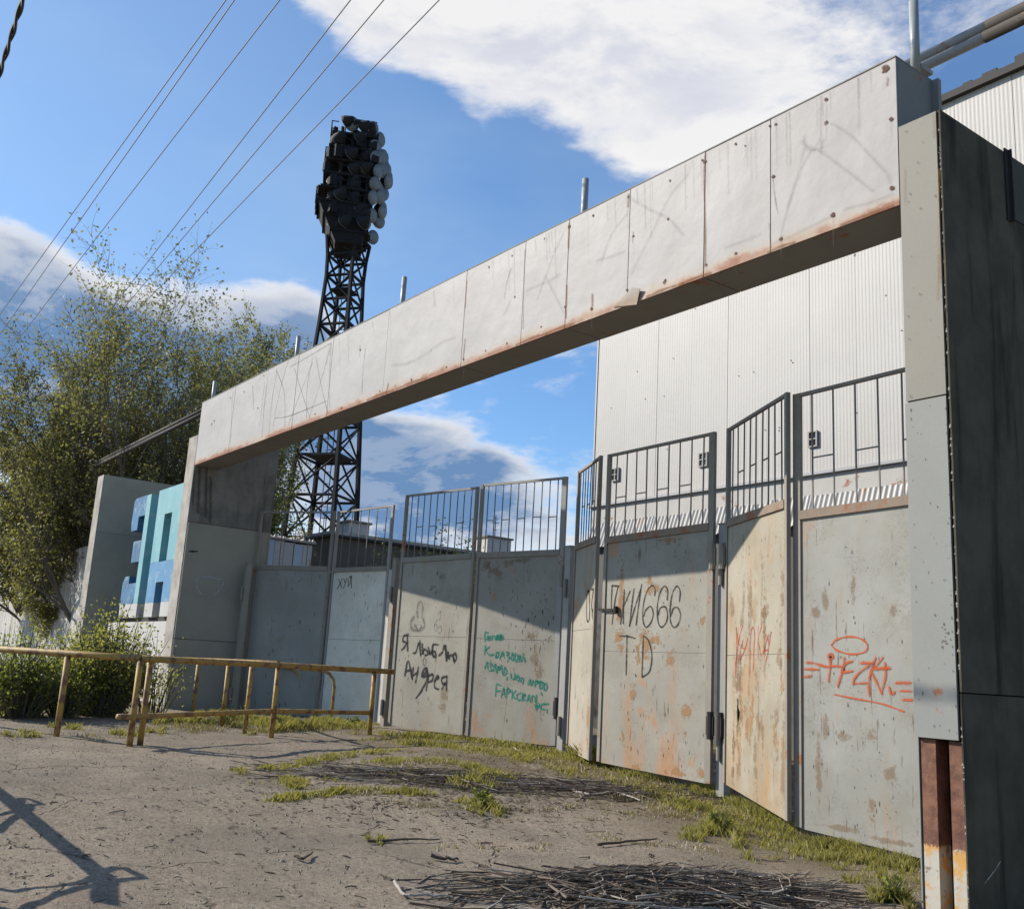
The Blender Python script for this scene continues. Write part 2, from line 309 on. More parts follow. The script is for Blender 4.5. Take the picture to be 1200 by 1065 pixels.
def m_ground():
    m, t = newmat('worn_asphalt_dirt'); p = coords(t, False)
    big = noise(t, p, .28, 6, .6); mid = noise(t, p, 1.6, 8, .68); fin = noise(t, p, 26, 6, .72); grit = voro(t, p, 60); g2 = voro(t, p, 150)
    c = mixc(t, mr(t, big, .32, .68), (.17, .143, .112), (.245, .21, .168))
    c = mixc(t, mr(t, mid, .42, .66, 0, .75), c, (.195, .162, .13))
    c = mixc(t, mr(t, noise(t, mapping(t, p, (1, 1, 1), (9, 4, 0)), .9, 7, .66), .54, .66, 0, .55), c, (.105, .095, .085))
    c = mixc(t, mr(t, fin, .44, .66, 0, .6), c, (.32, .28, .23)); c = mixc(t, mr(t, fin, .48, .34, 0, .8), c, (.085, .07, .055)); c = mixc(t, mr(t, noise(t, p, 7, 6, .7), .54, .68, 0, .55), c, (.11, .09, .07))
    c = mixc(t, mth(t, 'MULTIPLY', mr(t, grit, .22, .08), mr(t, fin, .46, .58)), c, (.42, .385, .34))
    c = mixc(t, mth(t, 'MULTIPLY', mr(t, g2, .30, .12), mr(t, mid, .48, .62)), c, (.08, .07, .06))
    w = vm(t, 'ADD', p, nd(t, 'ShaderNodeTexNoise', {'Vector': p, 'Scale': 1.1, 'Detail': 5.0}).outputs['Color'])
    cr = mr(t, voro(t, w, .55, 'DISTANCE_TO_EDGE'), .010, .0); cr = mth(t, 'MULTIPLY', cr, mr(t, mid, .44, .56))
    c = mixc(t, mth(t, 'MULTIPLY', cr, .75), c, (.045, .038, .03))
    pk = mr(t, noise(t, mapping(t, p, (1, 1, 1), (3, 31, 0)), .42, 5, .6), .62, .72, 0, .4); c = mixc(t, pk, c, (.34, .19, .13))
    f3 = noise(t, p, 85, 3, .75); c = mixc(t, mr(t, f3, .52, .66, 0, .65), c, (.36, .315, .25)); c = mixc(t, mr(t, f3, .48, .36, 0, .7), c, (.09, .073, .052))
    c = mixc(t, mr(t, noise(t, mapping(t, p, (1, 1, 1), (21, 8, 0)), .55, 8, .7), .46, .64, 0, .6), c, mixc(t, fin, (.085, .075, .063), (.17, .152, .13))); c = mixc(t, 1.0, c, (1.02, .985, .93), 'MULTIPLY')
    sp_ = nd(t, 'ShaderNodeSeparateXYZ', {0: p}); so_ = mth(t, 'MULTIPLY', mr(t, sp_.outputs[1], 6.6, 8.6), mr(t, sp_.outputs[0], -17.5, -15.5)); so_ = mth(t, 'MULTIPLY', so_, mr(t, noise(t, p, 1.3, 6, .68), .36, .56, 0, .8)); c = mixc(t, so_, c, mixc(t, fin, (.06, .045, .028), (.17, .132, .085)))
    h = mth(t, 'SUBTRACT', mth(t, 'ADD', mth(t, 'MULTIPLY', mth(t, 'ADD', mth(t, 'MULTIPLY', fin, .6), mth(t, 'MULTIPLY', f3, .5)), .55), mth(t, 'MULTIPLY', mr(t, grit, .35, .0), .35)), mth(t, 'MULTIPLY', cr, 1.0))
    return finish(m, t, c, .95, 0, h, .9, .02, spec=.15)
def m_leaf(name, a, b, trans=.58):
    m, t = newmat(name); g = nd(t, 'ShaderNodeNewGeometry'); r = g.outputs['Random Per Island']
    big = noise(t, g.outputs['Position'], .9, 3, .5)
    c = mixc(t, mth(t, 'ADD', mth(t, 'MULTIPLY', r, .6), mth(t, 'MULTIPLY', big, .4)), a, b)
    d = nd(t, 'ShaderNodeBsdfPrincipled', {'Base Color': c, 'Roughness': .55, 'Specular IOR Level': .3})
    tr = nd(t, 'ShaderNodeBsdfTranslucent', {'Color': mixc(t, .5, c, (b[0] * 2.1, b[1] * 2.1, b[2] * 1.1))})
    mx = nd(t, 'ShaderNodeMixShader', {0: trans, 1: d.outputs[0], 2: tr.outputs[0]})
    nd(t, 'ShaderNodeOutputMaterial', {'Surface': mx.outputs[0]}); return m
def m_channel():
    m, t = newmat('rusty_channel_with_painted_foot'); p = coords(t, False); z = sepz(t, p); n = noise(t, p, 9, 6, .65); f = noise(t, p, 70, 3, .6)
    r = mixc(t, mr(t, n, .3, .7), (.085, .035, .022), (.19, .085, .05))
    r = mixc(t, mr(t, f, .6, .7, 0, .4), r, (.3, .2, .14))
    w = mixc(t, mr(t, noise(t, p, 5, 6, .7), .48, .6), (.40, .375, .32), (.48, .26, .07))
    w = mixc(t, mr(t, n, .58, .64), w, (.22, .15, .10))
    k = mr(t, mth(t, 'ADD', z, mth(t, 'MULTIPLY', mth(t, 'SUBTRACT', f, .5), .09)), .53, .51)
    return finish(m, t, mixc(t, k, r, w), .85, 0, n, .5, .01)
def m_yellow():
    m, t = newmat('yellow_rusted_paint'); p = coords(t); n = noise(t, p, 7, 7, .68); f = noise(t, p, 50, 3, .6)
    c = mixc(t, mr(t, noise(t, p, 2, 4, .6), .35, .65), (.39, .235, .045), (.31, .20, .065))
    c = mixc(t, mr(t, n, .50, .57), c, mixc(t, f, (.11, .05, .025), (.22, .11, .05)))
    return finish(m, t, c, .65, 0, n, .4, .01)
def m_ribwall():
    m, t = newmat('rough_whitewashed_concrete'); p = coords(t, False); n = noise(t, mapping(t, p, (7, 7, .9)), 1.0, 6, .65); f = noise(t, p, 26, 4, .6)
    c = mixc(t, mr(t, n, .35, .68), (.30, .29, .265), (.52, .505, .47)); c = mixc(t, mr(t, noise(t, p, .7, 5, .6), .45, .7, 0, .5), c, (.30, .28, .245))
    return finish(m, t, c, .9, 0, mth(t, 'ADD', n, mth(t, 'MULTIPLY', f, .3)), .8, .05, spec=.2)
def m_sign(name, c1, c2, worn):
    m, t = newmat(name); p = coords(t, False); n = noise(t, p, 3.0, 7, .66)
    c = mixc(t, mr(t, noise(t, p, 1.1, 4, .6), .35, .65), c1, c2); c = mixc(t, mr(t, n, .54, .60, 0, worn), c, (.40, .44, .44))
    c = mixc(t, mr(t, noise(t, p, 11, 4, .6), .66, .72, 0, .6), c, (.16, .17, .16))
    return finish(m, t, c, .75, 0, n, .3, .01)

BEAM = m_beam()
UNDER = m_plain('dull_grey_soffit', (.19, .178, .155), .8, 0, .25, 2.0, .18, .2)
BEAMEND = m_plain('grey_green_sheet_steel', (.175, .18, .165), .7, 0, .25, 2.0, .1)
FRAME = m_plain('brown_grey_gate_frame', (.215, .19, .155), .7, .05, .4, 4.0, .22, .3)
FRAMEL = m_plain('light_grey_gate_post', (.25, .24, .222), .65, .1, .3, 3.0, .12, .3)
BAR = m_plain('thin_grey_bar_steel', (.14, .128, .11), .65, .05, .3, 5.0, .2, .2)
RAILM = m_plain('rusty_rail_channel', (.20, .15, .11), .8, 0, .4, 5.0, .35, .4)
CONC = m_concrete('weathered_concrete', (.19, .178, .155), .55)
CONCL = m_concrete('pale_concrete_edge', (.34, .315, .28), .35, (.2, .17, .14))
PANEL = m_plain('smooth_grey_facing', (.262, .25, .20), .78, 0, .42, 1.1, .0, .2)
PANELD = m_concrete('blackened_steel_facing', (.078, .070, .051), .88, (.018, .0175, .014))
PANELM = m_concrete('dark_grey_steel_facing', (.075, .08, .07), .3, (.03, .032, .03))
FACE1 = m_plain('beige_grey_facing', (0.199, 0.185, 0.154), .7, 0, .18, 1.2, .12, .15, (.42, .25, .12))
FACE2 = m_plain('cool_grey_facing', (0.212, 0.213, 0.198), .7, 0, .16, 1.5, .05, .15)
CHAN = m_channel(); DARK = m_plain('dark_steel_and_shade', (.02, .018, .016), .9)  # DARK: dark steel parts, also shade painted under the letters and behind the channels
SIDING = m_plain('cream_profiled_siding', (.37, .35, .327), .55, 0, .17, .7, 0, .05, fine=14)
ROOFD = m_plain('dark_roof_edge', (.035, .032, .03), .8)
ASB = m_plain('corrugated_sheet_grey', (.46, .44, .41), .8, 0, .35, 2.5, .16, .3, (.34, .20, .11), .3)
WHITEW = m_plain('dirty_white_wall', (.40, .385, .36), .8, 0, .25, 2.0, .15)
YEL = m_yellow(); TOWER = m_plain('black_mast_steel', (.006, .0055, .0055), .9, 0, .4, 4.0, 0)
REFL = m_plain('grey_lamp_glass', (.125, .132, .13), .35, 0, .4, 2.0, 0, .05); LAMPB = m_plain('lamp_back_black', (.006, .006, .006), .8)
PIPEG = m_plain('silver_painted_pipe', (.30, .305, .30), .5, .2, .25, 6.0, .1); PIPEB = m_plain('brown_rusted_pipe', (.04, .032, .027), .8, 0, .4, 6.0, .1)
POSTM = m_plain('grey_stub_post', (.25, .262, .265), .5, .1, .2, 6.0, .1)
RIBW = m_ribwall(); WIRE = m_plain('dark_wire', (.012, .013, .017), .7)
GROUND = m_ground(); BARK = m_plain('grey_brown_bark', (.105, .088, .07), .9, 0, .4, 9.0, 0, .6)
TWIG = m_plain('dry_twig', (.165, .135, .105), .9, 0, .5, 7.0, 0, .4); TWIGD = m_plain('dark_dry_twig', (.07, .048, .034), .9, 0, .5, 7.0, 0, .4)
TWIGL = m_plain('bleached_dry_branch', (.31, .275, .235), .9, 0, .3, 7.0, 0, .4)
LEAFA = m_leaf('olive_young_leaf', (.068, .074, .028), (.175, .168, .068), .48); LEAFB = m_leaf('shrub_leaf', (.055, .075, .018), (.17, .19, .052)); LEAFC = m_leaf('yellow_green_leaf', (.12, .14, .035), (.22, .22, .065))
GRASS = m_leaf('spring_grass', (.125, .13, .034), (.27, .24, .08), .42); DRYG = m_leaf('dry_straw', (.20, .16, .08), (.32, .27, .15), .2)
PEB = m_plain('pale_gravel', (.19, .168, .142), .9, 0, .5, 20.0)
CYAN = m_sign('pale_cyan_sign_paint', (.125, .30, .34), (.155, .335, .37), .22); BLUE = m_sign('blue_sign_paint', (.06, .185, .34), (.08, .23, .38), .3); BASEW = m_sign('white_sign_base', (.36, .35, .34), (.42, .41, .39), .2)
DBLUE = m_sign('deep_blue_sign_arms', (.018, .085, .18), (.035, .14, .27), .25)  # darker blue on the arms of letter З than on its spine

# ---------------------------------------------------------------- ground
def gz(x, y=0):
    x = np.asarray(x, float)
    xs = [-400, -40, -22, -17, -14, -11.4, -9.5, -7.2, -5.8, -4.5, 0, 400]; zs = [.55, .52, .50, .49, .44, .37, .27, .13, .06, .03, 0, 0]
    return (np.interp(x - .5, xs, zs) + np.interp(x, xs, zs) + np.interp(x + .5, xs, zs)) / 3
def gbump(x, y):
    return .018 * np.sin(x * 1.7 + 1.3 * np.sin(y * .9)) * np.sin(y * 1.3 + .7 * np.sin(x * 1.1)) + .009 * np.sin(x * 4.1 + y * 2.3) * np.sin(y * 3.7 - x * 1.9)
def build_ground():
    def axis(a, b, step, far):
        core = list(np.arange(a, b, step)); out = [-far, -200, -90, -60, -45, -36] if a > -36 else [-far]
        lo = [v for v in (-far, -200, -100, -60, -45, -36, -30, -20, -12, -6, -3) if v < a - 1]; hi = [v for v in (3, 8, 14, 18, 24, 32, 45, 70, 120, 200, far) if v > b + 1]
        return np.array(lo + core + hi, float)
    X = axis(-26, 0.5, .10, 900); Y = axis(0, 12, .10, 900)
    gx, gy = np.meshgrid(X, Y, indexing='ij'); zz = gz(gx) + gbump(gx, gy) * ((gx > -40) & (gx < 5))
    zz += .012 * (rng.random(gx.shape) - .5) * ((gx > -26) & (gx < .5) & (gy > 0) & (gy < 12))
    v = np.stack([gx, gy, zz], -1).reshape(-1, 3); ny = len(Y); i, j = np.meshgrid(np.arange(len(X) - 1), np.arange(ny - 1), indexing='ij'); a = (i * ny + j).ravel()
    f = np.stack([a, a + ny, a + ny + 1, a + 1], -1)
    me = bpy.data.meshes.new('ground'); me.from_pydata(v.tolist(), [], f.tolist()); me.materials.append(GROUND); me.polygons.foreach_set('use_smooth', [True] * len(me.polygons)); me.update()
    o = bpy.data.objects.new('ground', me); COL.objects.link(o); o['kind'] = 'structure'
build_ground()
def G(x, y): return float(gz(x) + gbump(x, y))

# ---------------------------------------------------------------- the gate portal: lintel beam, two slab pillars
YF, YB = 7.43, 8.01; ZB, ZT = 5.79, 7.235; BX0, BX1 = -22.19, -4.655
def build_beam():
    b = thing('gate_beam', 'long white steel clad beam spanning the gateway, rust along its lower edge', 'beam', ((BX0 + BX1) / 2, 7.7, ZB))
    seams = [BX0, -20.2, -18.5, -17.1, -15.69, -13.74, -11.52, -10.13, -9.23, -8.12, -6.95, -6.07, BX1]
    for i in range(len(seams) - 1):
        x0, x1 = seams[i] + .006, seams[i + 1] - .006; pr = random.uniform(0, .004); j = lambda: random.uniform(-.001, .001)
        N = 4; m = MB()                                    # slightly buckled sheet with a folded lower lip
        for k in range(N + 1):
            for l in range(4):
                u = k / N; z = ZB + (ZT - ZB) * l / 3; bow = .003 * math.sin(math.pi * u) * math.sin(math.pi * l / 3) * random.uniform(-1, 1)
                m.v.append((x0 + (x1 - x0) * u, YF - .004 - pr + bow + (j() if 0 < k < N else 0), z))
        for k in range(N):
            for l in range(3): a = k * 4 + l; m.f.append((a, a + 4, a + 5, a + 1))
        nb = len(m.v)
        m.add([(x0, YF + .015, ZB), (x1, YF + .015, ZB), (x1, YF + .015, ZT), (x0, YF + .015, ZT)], [(0, 3, 2, 1)])
        m.f += [tuple([0, 4, 8, 12, 16] + [nb + 1, nb]), tuple([nb + 3, nb + 2] + [19, 15, 11, 7, 3]), (0, nb, nb + 3, 3, 2, 1), (16, 17, 18, 19, nb + 2, nb + 1)]
        m.build('front_panel', BEAM, b)
    us = [BX0, -20.0, -17.8, -15.69, -13.74, -11.5, -9.2, -6.95, BX1]
    for i in range(len(us) - 1):
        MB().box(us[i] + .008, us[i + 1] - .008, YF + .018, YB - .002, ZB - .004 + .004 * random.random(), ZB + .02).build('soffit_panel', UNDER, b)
    MB().box(BX0 + .01, BX1 - .012, YF + .02, YB - .02, ZB + .024, ZT - .01).build('core_box', BEAMEND, b)
    MB().box(BX0, BX1, YF - .012, YB + .01, ZT, ZT + .012).build('top_sheet', UNDER, b)
    MB().box(BX0, BX1, YB - .016, YB + .004, ZB + .03, ZT - .002).build('back_sheet', BEAMEND, b)
    MB().box(BX1 - .010, BX1 - .002, YF + .018, YB - .018, ZB + .024, ZT - .002).build('end_sheet', BEAMEND, b)
    m = MB(); m.beam((BX1 + .02, YB + .01, ZT - .65), (BX1 + .02, YB + .01, ZT + .0), .05, .09); m.build('end_angle', BEAMEND, b)
    # torn flap at the lower edge
    f = [atY(718, 360, YF - .02), atY(746, 357, YF - .02), atY(750, 338, YF - .05), atY(741, 337, YF - .05)]
    MB().quadbox(f, (0, 1, 0), .006).build('loose_flap', BEAM, b, label='white corner of sheet bent out from the lower edge')
    srf = lambda x, y: atY(x, y, YF - .0085); nr = (0, -1, 0)
    fr = lambda x, f: (x, _lerp_top(x) * (1 - f) + _lerp_bot(x) * f)
    P = Paint(srf, nr); streaks = []
    for p, r in [((1038, 81), 6), ((968, 117), 3.2), ((968, 144), 3.5), ((1044, 140), 3), ((1045, 221), 3.5), ((976, 252), 3.5), ((906, 207), 2.6), ((909, 146), 2.2), ((902, 148), 1.8), ((915, 280), 3), ((862, 169), 2.2), ((862, 297), 2.2), ((873, 171), 1.5), ((826, 190), 2.5), ((823, 188), 2), ((827, 310), 2), ((785, 212), 1.8), ((783, 257), 2), ((779, 330), 3.5), ((736, 231), 2), ((735, 340), 2.5), ((742, 277), 2), ((693, 362), 3), ((667, 266), 3), ((662, 360), 2.2), ((695, 253), 1.8), ((634, 383), 1.6), ((638, 280), 1.6), ((603, 348), 1.5), ((573, 313), 1.6), ((600, 300), 1.5), ((594, 402), 1.8), ((569, 411), 1.4), ((523, 430), 1.8), ((543, 421), 2.2), ((482, 445), 1.8), ((463, 452), 1.2), ((445, 458), 1.5), ((422, 410), 1.8), ((400, 478), 1.4), ((369, 485), 1.4), ((309, 440), 1.2), ((302, 478), 1.4), ((270, 466), 1.2), ((248, 497), 1.6), ((251, 493), 1.6), ((286, 459), 1.2)]:
        P.dot(p, r)
        if random.random() < .75: streaks.append((p, r))
    P.build('rust_spots', m_spray('rust_spot_paint', (.11, .055, .035), 1.0, .35), b, kind='stuff')
    P = Paint(srf, nr)
    for (x, y), rr in streaks: P.stroke([(x, y), (x + .3, y + rr * 3), (x + .6, y + rr * random.uniform(5, 11))], rr * 1.1, False, True)
    for k in range(60):
        x = random.uniform(245, 1050); y = _lerp_top(x) + 3; L = random.uniform(.1, .5) * (_lerp_bot(x) - y); P.stroke([(x, y), (x + .5, y + L * .5), (x + 1, y + L)], random.uniform(1.5, 6) * (.4 + x / 1100), False, True)
    P.build('drip_streaks', m_spray('grey_brown_drip', (.20, .165, .13), .34, 1.8), b, kind='stuff')
    P = Paint(srf, nr)                                      # the hidden frame rubbing through the sheet
    for s in [[(942, 176), (932, 212), (921, 250), (915, 275)], [(960, 165), (940, 195), (922, 245)], [(962, 178), (985, 195), (1005, 210), (1022, 224)], [(975, 145), (998, 160), (1022, 185), (1040, 205), (1042, 215)], [(940, 166), (948, 176), (962, 174)], [(942, 160), (944, 170), (960, 176), (965, 165)], [(806, 205), (785, 230), (765, 270), (740, 320)], [(738, 232), (760, 245), (784, 257), (800, 275)], [(700, 305), (718, 300), (731, 295)], [(735, 250), (716, 275), (705, 305)], [(660, 275), (648, 300), (630, 350)], [(618, 340), (642, 330), (655, 322)], [(640, 325), (650, 345), (660, 365)],
              [(505, 410), (520, 400), (533, 396)], [(460, 428), (480, 425), (505, 412)], [(890, 275), (870, 283), (850, 290)], [(990, 245), (1020, 237), (1045, 228)], [(905, 285), (930, 275), (975, 253)]]:
        P.stroke(s, 8.5)
    P.build('rubbed_marks', m_spray('grey_rub_mark', (.20, .175, .16), .26, 1.8), b, kind='stuff')
    P = Paint(srf, nr)
    for s in [[(340, 415), (328, 458), (320, 500)], [(345, 432), (363, 490)], [(366, 425), (352, 460), (337, 500)], [(366, 420), (360, 452), (359, 490)], [(370, 418), (376, 450), (384, 484)], [(388, 402), (378, 440), (362, 490)], [(388, 402), (386, 440), (386, 478)], [(324, 434), (333, 460), (334, 500)], [(325, 432), (318, 475), (315, 510)], [(314, 440), (309, 480), (307, 515)], [(310, 448), (304, 500)], [(296, 452), (297, 480)], [(272, 465), (270, 518)], [(428, 408), (425, 440), (424, 462)], [(422, 405), (421, 418)], [(615, 292), (614, 330), (613, 385)], [(599, 315), (594, 330), (591, 350)], [(598, 352), (590, 370)], [(742, 272), (741, 285)], [(905, 205), (908, 232), (911, 250)], [(901, 262), (903, 290)], [(340, 430), (388, 402)], [(322, 490), (340, 487), (382, 470)]]:
        P.stroke(s, 1.5)
    P.build('scratches', m_spray('dark_scratch', (.15, .12, .10), .62, .9), b, kind='stuff')
    P = Paint(srf, nr)
    for s in [[(826, 182), (825, 215), (826, 260), (826, 312)], [(667, 263), (666, 290)], [(664, 335), (663, 372)], [(547, 330), (545, 360)], [(737, 228), (736, 242)], [(545, 398), (543, 418)], [(1040, 92), (1039, 100)], [(455, 450), (452, 462)], [(694, 345), (694, 358)]]:
        P.stroke(s, 5.0)
    for x0, x1 in [(605, 640), (640, 672), (758, 800), (800, 832), (900, 930), (985, 1045), (430, 460), (465, 500)]:
        P.stroke([(x0, _lerp_bot(x0) - 2), ((x0 + x1) / 2, _lerp_bot((x0 + x1) / 2) - 3), (x1, _lerp_bot(x1) - 2)], 6)
    P.build('rust_runs', m_spray('orange_rust_run', (.24, .095, .035), .6, 1.1), b, kind='stuff')
def _lerp_bot(x): return 545 + (240 - 545) * (x - 228) / (1055 - 228)
def _lerp_top(x): return 475 + (63 - 475) * (x - 235) / (1057 - 235)
build_beam()

def build_right_pillar():
    x0, x1, yb = -4.65, -4.265, 9.4; zt = 6.53
    p = thing('gate_pillar', 'tall slab pillar nearest the camera, pale grey front edge and blackened side', 'pillar', ((x0 + x1) / 2, 8.4, 0), 'slab pillars of the gateway')
    MB().box(x0, x1 - .03, YF - .006, YF + .02, 4.01, zt).build('front_panel', FACE1, p, label='upper beige grey front sheet')
    MB().box(x0 - .004, x1 - .03, YF - .010, YF + .016, 1.31, 3.995).build('front_panel', FACE2, p, label='lower cool grey front sheet')
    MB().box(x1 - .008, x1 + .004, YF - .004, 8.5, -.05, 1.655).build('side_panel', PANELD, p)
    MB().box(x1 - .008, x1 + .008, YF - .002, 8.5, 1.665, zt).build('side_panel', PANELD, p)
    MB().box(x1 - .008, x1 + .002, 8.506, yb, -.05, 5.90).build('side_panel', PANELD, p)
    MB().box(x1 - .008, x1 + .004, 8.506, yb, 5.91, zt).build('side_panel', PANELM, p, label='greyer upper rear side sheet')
    MB().box(x0 - .004, x0 + .006, YF + .022, yb, -.05, zt - .01).build('side_panel', FACE2, p)
    MB().box(x0 + .01, x1 - .01, yb - .02, yb, -.05, zt - .01).build('back_panel', PANELM, p)
    MB().box(x0, x1, YF + .022, yb, zt, zt + .01).build('top_cap', PANELM, p)
    m = MB(); m.box(x1 + .009, x1 + .022, 8.47, 8.53, 5.85, 6.56); m.box(x1 + .009, x1 + .05, 8.53, 8.545, 5.85, 6.56); m.build('angle_trim', DARK, p)
    for cx in (-4.628, -4.395):
        m = MB(); w = .122
        m.box(cx, cx + w, YF + .03, YF + .04, -.08, 1.30)
        m.box(cx, cx + .012, YF + .0405, YF + .2, -.08, 1.30); m.box(cx + w - .012, cx + w, YF + .0405, YF + .2, -.08, 1.30)
        m.build('channel_post', CHAN, p)
    MB().box(x0 + .02, x1 - .02, YF + .24, YF + .26, -.08, 1.30).build('hollow_shade_back', DARK, p)  # near-black sheet standing in for the shade inside the hollow pillar
    P = Paint(lambda a, b: atY(a, b, YF - .0105), (0, -1, 0)); random.seed(19)
    for k in range(110):
        y = random.uniform(150, 860); e = random.random(); xl = 1055 + (y - 140) * .028; x = xl + (random.choice((3, 44, 46)) if e < .45 else random.uniform(3, 47)); P.dot((x, y), random.uniform(.5, 1.1), 1, random.uniform(.8, 3.5))
    for k in range(14): P.dot((1108 + random.gauss(0, 4), 745 + random.gauss(0, 8)), random.uniform(.7, 1.4), 1, random.uniform(.8, 2))
    P.build('flake_marks', m_spray('front_flake_mark', (.06, .05, .04), .75, .8), p, kind='stuff')
    P = Paint(lambda a, b: atY(a, b, YF - .0105), (0, -1, 0))
    for pts in ([(1100, 200), (1100, 260), (1101, 330)], [(1093, 135), (1094, 150), (1094, 160)], [(1060, 200), (1060, 240)], [(1099, 300), (1098, 350)]): P.stroke(pts, 7)
    P.build('rust_tint', m_spray('pale_rust_tint', (.34, .20, .10), .45, 1.8), p, kind='stuff')
    P = Paint(lambda a, b: atX(a, b, x1 + .009), (1, 0, 0))
    P.stroke([(1172, 1009), (1165, 1020), (1154, 1034)], 1.6); P.build('chalk_scratch', m_spray('chalk_line', (.6, .6, .58), .8, .8), p)
    m = MB()                                              # ragged peeled edge where the side sheet meets the front
    for k in range(70):
        z = random.uniform(.1, 6.4); s = random.uniform(.004, .015); y = YF - .008 - random.uniform(.001, .008)
        m.add([(x1 - .002 - random.random() * .012, y, z), (x1 + random.uniform(.002, .012), y, z + s * .3), (x1 - .001, y - .002, z + s * 2)], [(0, 1, 2)])
    m.build('peeled_edge', CONCL, p, kind='stuff')
    return p
build_right_pillar()
def build_left_pillar():
    x0, x1, yb = -22.78, -22.2, 9.39; zt = 6.5
    p = thing('gate_pillar', 'far slab pillar under the left end of the white beam, grey faced, stained concrete top', 'pillar', ((x0 + x1) / 2, 8.4, .5), 'slab pillars of the gateway')
    MB().box(x0, x1 - .03, YF, yb, .3, zt).build('concrete_core', CONCL, p, label='pale concrete slab with lit front edge')
    MB().box(x1 - .028, x1, YF + .03, yb + .003, 4.53, zt + .003).build('side_panel', CONC, p, label='water stained concrete upper side')
    MB().box(x1 - .028, x1 + .012, YF + .02, yb + .003, 1.985, 4.50).build('side_panel', PANEL, p)
    MB().box(x1 - .028, x1 + .006, YF + .02, yb + .003, .35, 1.965).build('side_panel', PANEL, p)
    P = Paint(lambda a, b: atX(a, b, x1 + .013), (1, 0, 0))
    P.stroke([(236, 697), (231, 688), (230, 679), (238, 676), (250, 677), (260, 680), (262, 684), (256, 692), (252, 697)], 4.5)
    P.build('graffiti', m_spray('thin_white_spray', (.42, .43, .43), .75, 1.0), p, label='faint white arch scrawl')
    P = Paint(lambda a, b: atX(a, b, x1 + .013), (1, 0, 0)); P.stroke([(222, 646), (226, 646), (231, 646)], 3); P.build('black_mark', m_spray('black_mark_spray', (.02, .02, .02), .9, .5), p)
    P = Paint(lambda a, b: atX(a, b, x1 + .001), (1, 0, 0))
    for s in [[(234, 548), (232, 600)], [(242, 548), (241, 605)], [(247, 560), (246, 612)], [(228, 552), (226, 590)]]: P.stroke(s, 6, False)
    P.build('water_stain', m_spray('brown_drip_stain', (.07, .05, .038), .55, 1.2), p, kind='stuff')
build_left_pillar()
def build_far_slab():
    x0, x1, yb = -30.4, -29.8, 9.45; zt = 6.53
    p = thing('gate_pillar', 'outermost grey slab left of the blue letters, beside the tree', 'pillar', ((x0 + x1) / 2, 8.4, .5), 'slab pillars of the gateway')
    MB().box(x0, x1 - .01, YF, yb, .3, zt).build('concrete_core', CONCL, p)
    MB().box(x1 - .008, x1 + .004, YF + .02, yb, 4.9, zt - .003).build('side_panel', PANEL, p)
    MB().box(x1 - .008, x1 + .007, YF + .02, yb, 2.55, 4.89).build('side_panel', PANEL, p)
    MB().box(x1 - .008, x1 + .004, YF + .02, yb, .3, 2.54).build('side_panel', PANEL, p)
build_far_slab()
